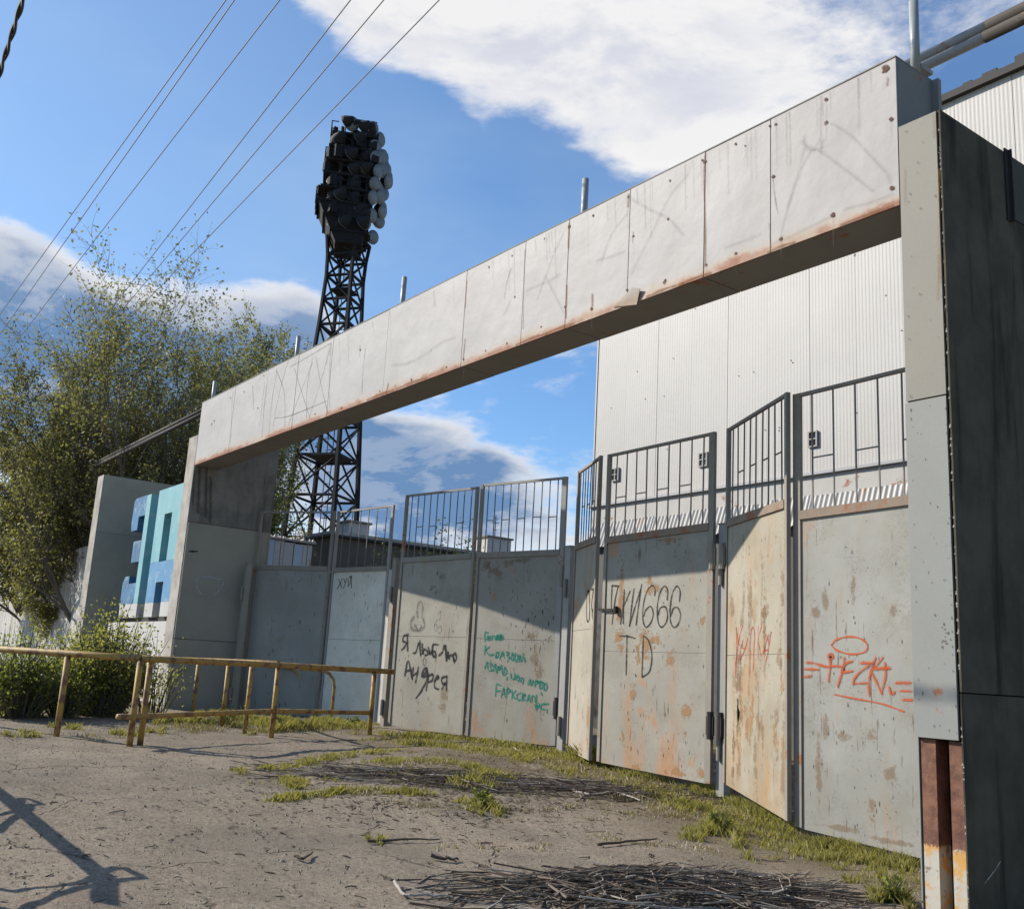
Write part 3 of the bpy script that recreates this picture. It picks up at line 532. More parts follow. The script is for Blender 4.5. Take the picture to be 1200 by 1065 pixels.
# ---------------------------------------------------------------- the letters between the two left slabs
def build_sign():
    plinth = thing('letter_plinth', 'whitewashed low wall carrying the blue letters between two grey slabs', 'plinth', (-26.3, 8.5, .45))
    MB().box(-29.79, -22.79, 7.95, 9.0, .3, 2.40).build('base_wall', WHITEW, plinth)
    MB().box(-29.79, -22.79, 9.003, 9.2, .3, 5.55).build('backing_wall', PANEL, plinth)
    MB().box(-28.4, -23.2, 8.12, 8.5, 2.40, 2.52).build('shadow_gap_strip', DARK, plinth)  # last strip is near-black, painting the shadow gap under the letters
    y0, y1 = 8.0, 8.5
    def letter(name, label, boxes, split):
        xs = [b[0] for b in boxes] + [b[1] for b in boxes]
        t = thing(name, label, 'letter', ((min(xs) + max(xs)) / 2, 8.25, 2.52), 'blue concrete letters')
        bands = [(2.52, 2.87, BASEW, 'white painted foot'), (2.874, split, BLUE, 'bright blue middle'), (split + .004, 6.3, CYAN, 'pale cyan upper part')]
        for lo, hi, mt, lab in bands:
            m = MB()
            for (x0, x1, z0, z1, tp) in boxes:
                if mt is BASEW and m.v: m.build('painted_band', mt, t, label=lab); m = MB()
                a, b = max(z0, lo), min(z1, hi)
                if b - a > .02:
                    ta = tp * (b - z0) / (z1 - z0) if b >= z1 - 1e-6 else 0
                    if tp and b >= z1 - 1e-6:
                        m.prism([(x0, y0, a), (x1, y0, a), (x1, y0, b), (x0, y0, b - tp)], (0, 0, 0), (0, y1 - y0, 0))
                    else: m.box(x0, x1, y0, y1, a, b)
            if m.v: m.build('painted_band', mt, t, label=lab)
        return t
    A = [(-26.36, -25.70, 2.52, 5.76, 0), (-25.697, -25.13, 5.09, 5.76, 0), (-25.697, -25.13, 3.37, 3.90, 0), (-25.127, -24.2, 2.52, 5.76, 0)]
    letter('letter_block', 'pale cyan squared letter А beside the far pillar', A, 3.88)
    # letter З: spine on the right with three arms reaching left, corners chamfered
    t = thing('letter_block', 'weathered blue squared letter З left of the pale cyan one', 'letter', (-27.5, 8.25, 2.52), 'blue concrete letters')
    def slab(prof, mt, name, lab=None): MB().prism([(x, y0, z) for x, z in prof], (0, 0, 0), (0, y1 - y0, 0)).build(name, mt, t, label=lab)
    slab([(-27.35, 2.88), (-27.0, 2.88), (-27.0, 5.75), (-27.35, 5.75)], CYAN, 'spine', 'peeling pale blue spine')
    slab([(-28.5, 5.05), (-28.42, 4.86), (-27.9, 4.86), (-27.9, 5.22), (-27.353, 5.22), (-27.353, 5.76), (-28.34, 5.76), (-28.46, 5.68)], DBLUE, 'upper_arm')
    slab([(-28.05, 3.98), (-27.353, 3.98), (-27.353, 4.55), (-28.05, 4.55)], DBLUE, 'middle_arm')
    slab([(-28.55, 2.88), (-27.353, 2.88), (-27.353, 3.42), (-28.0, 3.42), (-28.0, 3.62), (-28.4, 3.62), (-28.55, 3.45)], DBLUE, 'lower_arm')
    slab([(-28.5, 2.55), (-28.4, 2.52), (-27.0, 2.52), (-27.0, 2.876), (-28.55, 2.876)], BASEW, 'foot', 'white painted foot')
build_sign()

# ---------------------------------------------------------------- gate leaves
S_ = 1.2258
LEAF = [  # L, R plan; sheet top L,R; bottom L,R; grille top L,R
    ((-22.12, 9.06), (-20.50, 10.16), 3.73, 3.73, .50, .42, 4.97, 4.97),
    ((-20.47, 10.2), (-18.52, 10.52), 3.70, 3.68, .44, .44, 4.97, 4.97),
    ((-17.25, 10.05), (-15.26, 10.42), 3.72, 3.74, .55, .52, 4.97, 4.97),
    ((-15.05, 10.33), (-13.20, 10.82), 3.72, 3.72, .53, .52, 4.97, 4.97),
    ((-12.72, 10.68), (-11.47, 10.07), 3.75, 3.73, .50, .46, 4.97, 4.97),
    ((-11.36, 10.11), (-9.16, 10.06), 3.70, 3.73, .46, .40, 4.97, 4.97),
    ((-8.93, 10.06), (-7.24, 9.18), 3.74, 3.72, .44, .25, 4.97, 4.97),
    ((-7.215, 9.265), (-5.02, 9.22), 3.58, 3.62, .20, .10, 4.95, 4.97)]
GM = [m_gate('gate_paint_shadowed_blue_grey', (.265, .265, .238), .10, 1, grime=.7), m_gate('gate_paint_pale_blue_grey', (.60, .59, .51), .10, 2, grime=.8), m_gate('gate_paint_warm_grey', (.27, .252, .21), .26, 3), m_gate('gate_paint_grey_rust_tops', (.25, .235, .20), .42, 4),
      m_gate('gate_paint_pale_peach', (.305, .275, .228), .7, 5), m_gate('gate_paint_grey_orange_patches', (.262, .246, .21), .62, 6), m_gate('gate_paint_rust_streaked', (.30, .27, .215), .95, 7, (.32, .20, .095)), m_gate('gate_paint_cool_grey_peeling', (.255, .25, .228), .42, 8, (.33, .21, .12))]
LAB = ['dark shaded gate leaf next to the far pillar', 'pale blue grey gate leaf with small black word near its top', 'grey gate leaf with black handwriting about love', 'gate leaf covered with green handwriting', 'narrow gate leaf with four black letters, turned towards the sun', 'gate leaf marked 666 and T.D in black', 'rust streaked gate leaf with a red scrawl', 'cool grey gate leaf with orange tag and halo, beside the near pillar']
BARMESH = {}
def barmesh(h, w=.0145):
    k = round(h, 3), w
    if k not in BARMESH: BARMESH[k] = MB().box(-w / 2, w / 2, -w / 2, w / 2, 0, h).mesh('bar', BAR)
    return BARMESH[k]
SEAM = [None, 2.15, 2.22, 2.20, 2.35, 2.02, 2.0, None]
leaves = []
for i, (L, Rr, tl, tr, bl, br, gl, gr) in enumerate(LEAF):
    a = Vector((L[0], L[1], 0)); b = Vector((Rr[0], Rr[1], 0)); d = (b - a).normalized(); w = (b - a).length
    n = Vector((d.y, -d.x, 0));                          # towards the street
    if n.y > 0: n = -n
    t = thing('gate_leaf', LAB[i], 'gate leaf', (a + b) / 2 + Vector((0, 0, min(bl, br))), 'steel leaves of the folding gate'); leaves.append(t)
    up = Vector((0, 0, 1)); pt = lambda u, z, o=0: a + d * (u * w) + up * z + n * o
    lz = lambda p, q, u: p + (q - p) * u
    sw = .07 / w
    def sheet(za, zb, zc, zd, nm='sheet'):               # gently buckled sheet of steel
        m = MB(); N, K = 8, 5
        for k in range(N + 1):
            for l in range(K + 1):
                u = sw * .6 + (1 - 1.2 * sw) * k / N; lo = lz(za, zb, u); hi = lz(zc, zd, u); e = math.sin(math.pi * k / N) * math.sin(math.pi * l / K)
                m.v.append(pt(u, lz(lo, hi, l / K), .006 + e * random.uniform(-.003, .003)))
        K1 = K + 1
        for k in range(N):
            for l in range(K): q = k * K1 + l; m.f.append((q, q + K1, q + K1 + 1, q + 1))
        u0, u1 = sw * .6, 1 - .6 * sw
        m.add([pt(u0, lz(za, zb, u0), .0), pt(u1, lz(za, zb, u1), .0), pt(u1, lz(zc, zd, u1), .0), pt(u0, lz(zc, zd, u0), .0)], [(3, 2, 1, 0)])
        m.build(nm, GM[i], t)
    sm = SEAM[i]
    if sm:
        sheet(sm + .003, sm + .003, tl - .10, tr - .10); sheet(bl, br, sm - .003, sm - .003)
    else: sheet(bl, br, tl - .10, tr - .10)
    fm = [FRAME, FRAMEL, FRAME, FRAMEL, FRAME, FRAME, FRAME, FRAME][i]
    # stiles run the full height; the rail channel sits over the sheet; light pipe along the top of the grille
    for u, zb_, zt_, mt in ((0 + sw / 2, bl, gl, FRAME if i != 1 else FRAMEL), (1 - sw / 2, br, gr, fm)):
        MB().beam(pt(u, zb_ + .01), pt(u, zt_), .062 if not ((i in (3, 5) and u > .5) or (i == 7 and u < .5)) else .10, .05, n).build('stile', mt, t)
    MB().beam(pt(sw, tl - .05, .004), pt(1 - sw, tr - .05, .004), .06, .10).build('middle_rail', RAILM if i >= 4 else FRAME, t)
    MB().beam(pt(sw, gl - .02), pt(1 - sw, gr - .02), .04, .04).build('top_rail', FRAMEL if i < 4 else FRAME, t)
    MB().beam(pt(sw, bl + .05, -.03), pt(1 - sw, br + .05, -.03), .04, .06).build('bottom_rail', FRAME, t)
    nb = [5, 6, 10, 10, 8, 9, 9, 7][i]; q = Quaternion((0, 0, 1), math.atan2(d.y, d.x)); base = org(t)
    us = [sw + (1 - 2 * sw) * (k + .6) / (nb + .2) for k in range(nb)]
    for u in us:
        z0 = lz(tl, tr, u); inst('bar', barmesh(round(lz(gl, gr, u) - .04 - z0, 2)), t, pt(u, z0) - base, q @ Quaternion((1, 0, 0), random.uniform(-.008, .008)))
    if i > 1:
        for k in range(0 if i in (3, 5, 7) else 1, nb - 1, 2):
            u0, u1 = us[k], us[k + 1]; z = lz(tl, tr, (u0 + u1) / 2) + .58 + random.uniform(-.01, .01)
            MB().beam(pt(u0, z) + d * .012, pt(u1, z) - d * .012, .0145, .0145).build('tie_bar', BAR, t)
    if i in (3, 5, 6):
        u = {3: 1, 5: 1, 6: 0}[i]
        for z in (.95, 3.1):
            m = MB(); c = pt(u, z, .05); c += d * (.03 if u else -.03); m.tube([c, c + up * .34], .045, 8); m.beam(c + up * .05, c + up * .28, .12, .03, n); m.build('hinge', DARK if z < 2 else FRAME, t)
# hinge posts standing between the leaves
def gpost(label, x, y, z0, z1, w, mt, extra=None):
    t = thing('gate_post', label, 'post', (x, y, z0), 'steel posts of the folding gate')
    MB().box(x - w / 2, x + w / 2, y - w / 2, y + w / 2, z0 - .1, z1).build('column', mt, t)
    m = MB(); m.box(x - w / 2 - .008, x + w / 2 + .008, y - w / 2 - .008, y + w / 2 + .008, z1 + .002, z1 + .02); m.build('cap', FRAME, t)
    for z in (.7, 2.9): MB().tube([(x, y - w / 2 - .03, z + z0 * 0), (x, y - w / 2 - .03, z + .3)], .03, 8).build('hinge', FRAME, t)
    return t
gpost('grey hinge post in the corner beside the far pillar', -21.95, 8.85, .5, 3.72, .12, PANEL)
gpost('dark post between the pale leaf and the handwriting leaf', -17.85, 10.32, .45, 3.76, .15, FRAME)
gpost('pale post between the green lettered leaf and the narrow leaf', -12.98, 10.80, .4, 3.74, .14, FRAMEL)
gpost('grey post between the 666 leaf and the rust streaked leaf', -9.045, 10.17, .22, 3.70, .13, FRAMEL)
MB().box(-18.50, -17.93, 10.5, 10.52, .5, 3.6).build('gate_filler', WHITEW)
bpy.data.objects['gate_filler'].name = 'filler_strip'; tag(bpy.data.objects['filler_strip'], 'narrow sunlit steel strip beside the dark post', 'metal strip')
# dark padlock bar between leaves 5 and 6
t = leaves[5]; s5, n5 = planeL(LEAF[5][0], LEAF[5][1]); c = s5(716, 714)
m = MB(); m.beam(c + Vector((-.22, -.045, 0)), c + Vector((.16, -.045, -.01)), .02, .03); m.tube([c + Vector((.15, -.045, -.06)), c + Vector((.15, -.045, .04))], .032, 8); m.build('lock_bar', DARK, t)

# ---------------------------------------------------------------- graffiti, traced as strokes lying on the leaves
BLACK = m_spray('black_spray', (.028, .027, .026), .92, .6); BLACKS = m_spray('thin_black_spray', (.035, .033, .03), .8, .8); SMUDGE = m_spray('grey_spray_smudge', (.10, .10, .10), .62, 1.3)
GREEN = m_spray('green_spray', (.012, .21, .15), .95, .9); RED = m_spray('red_spray', (.42, .07, .045), .75, .8); ORANGE = m_spray('orange_spray', (.46, .095, .03), .88, .8)
def keep_on_leaf(P, i):          # paint never hangs over the edge of its leaf
    L, Rr, tl, tr, bl, br, gl_, gr_ = LEAF[i]; a = Vector((L[0], L[1], 0)); b = Vector((Rr[0], Rr[1], 0)); d = (b - a).normalized(); w = (b - a).length
    for k, v in enumerate(P.v):
        q = Vector((v.x, v.y, 0)) - a; u = q.dot(d); c = min(max(u, .06), w - .06); f = c / w
        P.v[k] = v + d * (c - u); P.v[k].z = min(max(v.z, bl + (br - bl) * f + .01), tl + (tr - tl) * f - .12)
OVB = m_spray('black_overspray', (.05, .048, .045), .22, 2.2); OVG = m_spray('green_overspray', (.03, .24, .18), .28, 2.2); OVO = m_spray('orange_overspray', (.46, .13, .05), .36, 2.2); OVR = m_spray('red_overspray', (.42, .10, .07), .30, 2.2)
def paint(i, strokes, w, mat, conv, name='graffiti', label=None, over=None):
    sf, nn = planeL(LEAF[i][0], LEAF[i][1]); P = Paint(sf, nn, .0105)
    for s in strokes:
        ww = w
        if isinstance(s, tuple): s, ww = s
        P.stroke([conv(*p) for p in s], ww)
    keep_on_leaf(P, i); P.build(name, mat, leaves[i], label)
    if over:
        P = Paint(sf, nn, .0092)
        for s in strokes:
            if not isinstance(s, tuple): P.stroke([conv(*p) for p in s], w * 2.6)
        keep_on_leaf(P, i); P.build('overspray', over, leaves[i], kind='stuff')
c1 = lambda x, y: (385 + x / 24, 660 + y / 24)
paint(1, [[(290, 430), (340, 570), (390, 700)], [(390, 430), (330, 580), (255, 710)], [(440, 440), (470, 540)], [(520, 420), (480, 560), (435, 690)], [(560, 430), (565, 660)], [(565, 640), (620, 540), (660, 360)], [(655, 350), (655, 690)], [(595, 360), (640, 385)]], 2.1, BLACKS, c1, label='black word ХУЙ')
c3 = lambda x, y: (455 + x * 100 / 761, 690 + y * 140 / 1065)
paint(2, [[(175, 410), (140, 420), (135, 465), (170, 475)], [(172, 405), (175, 550)], [(165, 480), (145, 520), (122, 540)], [(225, 570), (250, 560), (275, 480), (290, 590)], [(285, 460), (290, 590)], [(305, 490), (312, 580), (320, 540), (345, 545), (355, 580), (330, 590)], [(360, 520), (375, 580), (390, 545), (400, 600)], [(445, 495), (400, 500), (398, 590), (425, 600), (420, 560), (400, 555)], [(455, 590), (485, 560), (505, 500), (520, 640)], [(515, 505), (525, 630)], [(535, 560), (545, 620)], [(540, 600), (575, 590), (590, 640), (610, 620), (600, 570), (580, 590), (590, 655)],
          [(150, 770), (180, 640), (215, 800)], [(165, 730), (210, 720)], [(225, 700), (215, 800)], [(270, 700), (245, 830)], [(220, 770), (265, 740)], [(300, 760), (330, 700), (345, 730), (300, 780), (350, 770)], [(345, 700), (350, 790), (300, 900), (250, 970)], [(360, 760), (340, 900)], [(365, 770), (400, 760), (395, 810), (360, 830)], [(415, 820), (450, 790), (440, 770), (415, 830), (420, 880), (450, 890)], [(520, 780), (480, 790), (485, 840), (520, 840)], [(525, 775), (520, 900)], [(505, 840), (480, 890)]], 3.4, BLACK, c3, label='black handwriting Я люблю Андрея', over=OVB)
paint(2, [[(310, 640), (325, 615), (340, 640), (322, 680), (310, 640)]], 1.3, BLACKS, c3, 'heart_mark')
paint(2, [([(262, 250), (262, 160), (290, 110), (310, 160), (300, 250)], 4.5), ([(230, 250), (200, 300), (220, 360), (280, 370), (325, 330), (315, 270)], 6.5), ([(240, 320), (270, 370), (300, 330)], 5)], 4, SMUDGE, c3, 'spray_smudge')
paint(2, [[(410, 340), (425, 310), (440, 345), (425, 375), (410, 340)], [(450, 350), (465, 325), (478, 360), (462, 400), (448, 375)], [(430, 300), (440, 270)], [(450, 230), (465, 195), (472, 230), (460, 280)]], .9, BLACKS, c3, 'scribble')
c4 = lambda x, y: (555 + x * 110 / 976, 725 + y * 120 / 1065)
paint(3, [[(120, 230), (122, 140), (150, 145)], [(150, 180), (145, 215), (175, 215), (175, 180), (150, 180)], [(190, 215), (195, 180), (215, 180)], [(225, 210), (240, 175), (250, 215)], [(235, 215), (255, 165), (270, 220)], [(280, 215), (280, 160), (310, 190), (300, 215), (280, 205)],
          [(115, 370), (125, 280)], [(165, 290), (125, 330), (165, 370)], [(180, 375), (210, 365)], [(230, 400), (240, 350), (265, 350), (250, 400), (235, 380)], [(275, 410), (300, 340), (320, 400)], [(285, 390), (315, 370)], [(345, 345), (370, 350), (350, 385), (380, 400), (355, 435)], [(395, 420), (400, 360), (420, 380), (410, 430)], [(435, 360), (430, 430), (455, 435), (460, 370)], [(475, 440), (480, 380), (500, 440), (520, 360)], [(535, 440), (530, 400)],
          [(120, 510), (140, 450), (150, 520)], [(170, 460), (195, 470), (175, 500), (195, 530), (165, 540)], [(210, 540), (225, 470), (235, 550)], [(245, 560), (255, 490), (270, 530), (290, 480), (300, 570)], [(310, 570), (325, 500), (345, 560), (310, 580)], [(350, 600), (345, 630)], [(390, 570), (395, 620), (425, 620), (430, 570)], [(445, 630), (450, 590), (475, 600), (465, 650)], [(490, 650), (495, 610), (520, 620), (510, 670)],
          [(570, 680), (585, 630), (600, 690), (620, 640)], [(640, 700), (645, 640), (680, 655), (650, 680)], [(690, 720), (690, 650), (720, 660), (715, 720), (690, 715)], [(735, 730), (735, 670), (765, 690), (755, 740), (735, 735)], [(710, 790), (705, 765)],
          [(230, 800), (240, 680), (280, 690)], [(240, 750), (275, 745)], [(290, 810), (310, 720), (330, 810)], [(300, 780), (325, 775)], [(345, 820), (350, 720), (385, 740), (355, 770)], [(400, 830), (405, 750)], [(440, 750), (405, 795), (440, 830)], [(490, 770), (455, 790), (460, 840), (490, 840)], [(510, 850), (510, 780), (540, 790), (515, 815), (540, 850)], [(560, 850), (575, 790), (590, 860)], [(610, 860), (610, 800), (640, 810), (640, 860)], [(655, 790), (655, 940)], [(640, 890), (650, 920), (685, 910), (680, 880)], [(740, 880), (705, 890), (700, 930), (735, 940)], [(745, 885), (775, 885)], [(765, 940), (765, 970)]], 2.9, GREEN, c4, label='four lines of green handwriting', over=OVG)
c5 = lambda x, y: (675 + x * 140 / 1065, 665 + y * 140 / 1065)
paint(4, [[(118, 205), (103, 240), (100, 440), (115, 480), (126, 420), (124, 240), (118, 205)], [(145, 195), (180, 185)], [(160, 200), (145, 320), (150, 390), (160, 370)], [(215, 165), (205, 200)], [(178, 350), (150, 400), (160, 470), (180, 440)], [(215, 340), (190, 345)], [(205, 350), (200, 460)], [(240, 325), (215, 345), (213, 440), (235, 475), (243, 450)]], 4.2, BLACK, c5, label='four black letters ОБЭС')
paint(5, [[(328, 160), (385, 165)], [(378, 170), (350, 300), (325, 500)], [(325, 160), (320, 370), (370, 375)], [(435, 200), (425, 340), (400, 500)], [(485, 210), (430, 340)], [(425, 330), (425, 495)], [(520, 190), (500, 340), (480, 520)], [(480, 515), (530, 350), (580, 190)], [(582, 185), (560, 350), (540, 510)], [(590, 150), (585, 175)],
          [(705, 250), (710, 190), (680, 160), (635, 220), (605, 330), (600, 460), (625, 530), (670, 490), (692, 410), (670, 345), (625, 380), (610, 430)], [(815, 285), (820, 200), (790, 165), (750, 230), (728, 350), (735, 480), (765, 530), (805, 490), (820, 420), (800, 350), (755, 360), (735, 420)], [(925, 300), (932, 210), (905, 165), (870, 210), (845, 330), (845, 470), (875, 532), (915, 500), (935, 420), (910, 355), (870, 365), (848, 430)],
          [(390, 608), (460, 610), (530, 628)], [(458, 600), (455, 780), (450, 955)], [(535, 950), (537, 965)], [(605, 610), (597, 800), (592, 970)], [(605, 605), (650, 650), (680, 780), (660, 920), (595, 975)]], 2.6, BLACK, c5, label='black inscription ДКИ666 T.D')
c7 = lambda x, y: (850 + x * 70 / 828, 720 + y * 90 / 1065)
paint(6, [([(160, 190), (180, 340), (200, 420)], 3.2), ([(250, 150), (200, 330), (165, 560), (150, 700)], 3.2), [(165, 180), (165, 500), (150, 860)], [(255, 350), (235, 450), (280, 470)], [(320, 330), (280, 480), (215, 620)], [(350, 880), (352, 400), (370, 210), (395, 180), (415, 260), (405, 500), (398, 790)], ([(465, 150), (462, 340), (465, 600)], 2), ([(515, 150), (465, 340), (480, 440), (505, 570)], 2.5), [(605, 280), (570, 400), (535, 540)], [(600, 310), (610, 450), (575, 640)], [(545, 500), (600, 490)], [(640, 250), (620, 420)]], 3.0, RED, c7, label='red scrawl Курка', over=OVR)
c8 = lambda x, y: (935 + x * 145 / 1200, 730 + y * 120 / 993)
paint(7, [([(330, 210), (370, 165), (460, 135), (560, 135), (640, 165), (680, 220), (655, 275), (560, 300), (460, 290), (370, 255), (330, 210)], 3.6), [(300, 310), (330, 295), (345, 330), (320, 360), (300, 330)], [(320, 350), (315, 450), (300, 560)], [(95, 380), (180, 390), (270, 420), (350, 415), (430, 420)], [(70, 445), (150, 445), (200, 450)], [(60, 520), (130, 510)], [(455, 340), (440, 440), (390, 610)], [(530, 370), (470, 390), (440, 470), (530, 465)], [(540, 580), (555, 530), (620, 460), (690, 410)], [(545, 585), (670, 580)], [(755, 340), (720, 440), (690, 570), (695, 700)], [(825, 335), (740, 440)], [(720, 480), (770, 580), (815, 680)], [(850, 390), (855, 500), (820, 660)], [(620, 385), (730, 385)], [(760, 440), (880, 430)], [(840, 440), (895, 440)], [(890, 620), (910, 690), (940, 670)], [(960, 578), (1095, 580)], [(1000, 655), (1105, 660)], [(1030, 740), (1110, 745)], ([(360, 690), (560, 730), (800, 775), (920, 815), (1030, 855)], 3.2)], 4.2, ORANGE, c8, label='orange tag НЕКА with halo and underline', over=OVO)

RUSTO = m_patch('orange_peel_patch', (.35, .195, .09), .7); RUSTB = m_patch('brown_rust_stain', (.255, .165, .095), .42, 7.0); GRIME = m_spray('dark_flake_mark', (.05, .04, .032), .8, .8)
def stains(i, dots, mat, name):
    sf, nn = planeL(LEAF[i][0], LEAF[i][1]); P = Paint(sf, nn, .0075)
    for x, y, rx, ry in dots: P.dot((x, y), 1.0, rx * (1.5 if rx > 2.5 else 1), ry * (1.4 if rx > 2.5 else 1))
    keep_on_leaf(P, i); P.build(name, mat, leaves[i], kind='stuff')
stains(5, [(729, 685, 5, 30), (727, 715, 7, 18), (725, 745, 9, 12), (728, 757, 7, 9), (756, 752, 14, 16), (768, 748, 12, 9), (786, 773, 7, 12), (760, 682, 6, 10), (765, 690, 14, 7), (822, 727, 7, 8), (748, 770, 5, 12), (805, 834, 9, 12), (730, 865, 4, 9), (803, 863, 4, 5), (823, 905, 10, 7), (790, 905, 14, 8), (745, 900, 12, 6), (785, 632, 18, 6), (742, 812, 5, 12)], RUSTO, 'rust_patch')
stains(3, [(580, 668, 14, 14), (596, 660, 16, 7), (610, 656, 12, 6), (622, 745, 8, 6), (627, 770, 7, 22), (632, 785, 6, 12), (570, 660, 12, 12)], RUSTB, 'rust_patch')
stains(2, [(517, 675, 10, 9), (508, 690, 8, 6), (520, 820, 10, 20)], RUSTB, 'rust_patch')
stains(4, [(695, 808, 10, 12), (700, 800, 6, 26), (690, 840, 8, 20), (697, 735, 8, 6), (703, 770, 4, 20), (690, 870, 9, 12)], RUSTO, 'rust_patch')
random.seed(77)
stains(6, [(random.uniform(858, 930), random.uniform(690, 900), random.uniform(3, 9), random.uniform(16, 60)) for k in range(26)] + [(922, 640, 5, 50), (872, 640, 8, 20), (918, 690, 6, 40), (868, 790, 7, 60), (910, 860, 10, 40)], RUSTB, 'rust_patch')
stains(6, [(random.uniform(858, 930), random.uniform(790, 890), random.uniform(2, 6), random.uniform(8, 30)) for k in range(12)], RUSTO, 'orange_patch')
stains(7, [(955, 716, 9, 8), (967, 705, 5, 16), (1048, 716, 5, 8), (1045, 905, 10, 9), (1022, 950, 6, 14), (990, 862, 10, 7), (968, 850, 4, 18), (960, 900, 6, 40), (990, 970, 40, 4), (1040, 985, 30, 4), (1000, 690, 4, 20), (1020, 860, 8, 8)], RUSTB, 'rust_patch')
for i, (x0, y0, x1, y1, n) in {2: (468, 665, 545, 850, 40), 3: (562, 660, 655, 860, 120), 4: (680, 650, 706, 870, 50), 5: (722, 625, 832, 905, 130), 6: (858, 620, 930, 930, 110), 7: (946, 610, 1060, 980, 90), 1: (392, 668, 440, 840, 40), 0: (300, 670, 380, 830, 40)}.items():
    D = []
    for k in range(n):
        x, y = random.uniform(x0, x1), random.uniform(y0, y1)
        if i == 3 and random.random() < .5: x, y = random.gauss(628, 16), random.gauss(725, 22)
        D.append((x, y, random.uniform(.5, 1.1), random.uniform(.8, 4.5) if random.random() < .7 else random.uniform(.5, 1.2)))
    stains(i, D, GRIME, 'flake_mark')

# ---------------------------------------------------------------- pipes and stub posts above the beam
for k, (y, z, lab) in enumerate([(8.20, 7.57, 'lower of the two pipes running behind the beam top'), (8.20, 7.67, 'upper of the two pipes running behind the beam top')]):
    t = thing('overhead_pipe', lab, 'pipe', (-15, y, z), 'twin pipes above the gate')
    MB().tube([(-4.24 + .03 * k, y, z), (-10, y, z - .005), (-16, y, z - .02), (-23, y, z - .05)], .052, 10).build('painted_section', PIPEG, t, True, label='silver painted length')
    MB().tube([(6, y, z + .02), (-4.237 + .03 * k, y, z)], .056, 10).build('rusty_section', PIPEB, t, True, label='dark rusty length')
    MB().tube([(-23.003, y, z - .05), (-28, y, z - .07), (-34, y, z - .1)], .054, 10).build('rusty_section', PIPEB, t, True, label='dark rusty length')
for k, (px, py) in enumerate([(1070, 2), (686, 210), (474, 325), (350, 394), (252, 447)]):
    c = atY(px, py, 7.9); w = ['nearest, at the right end of the beam', 'second from the near end of the beam', 'in the middle, right of the mast', 'left of the floodlight mast', 'farthest, at the left end of the beam'][k]
    t = thing('stub_post', 'short grey steel post on the beam top, ' + w, 'post', (c.x, 7.9, ZT + .012), 'stub posts on the beam')
    MB().tube([(c.x, 7.9, ZT + .012), (c.x + .005, 7.9, c.z)], .045, 8).build('tube', POSTM, t, True); MB().box(c.x - .03, c.x + .03, 7.95, 8.15, 7.40, 7.44).build('pipe_bracket', POSTM, t)

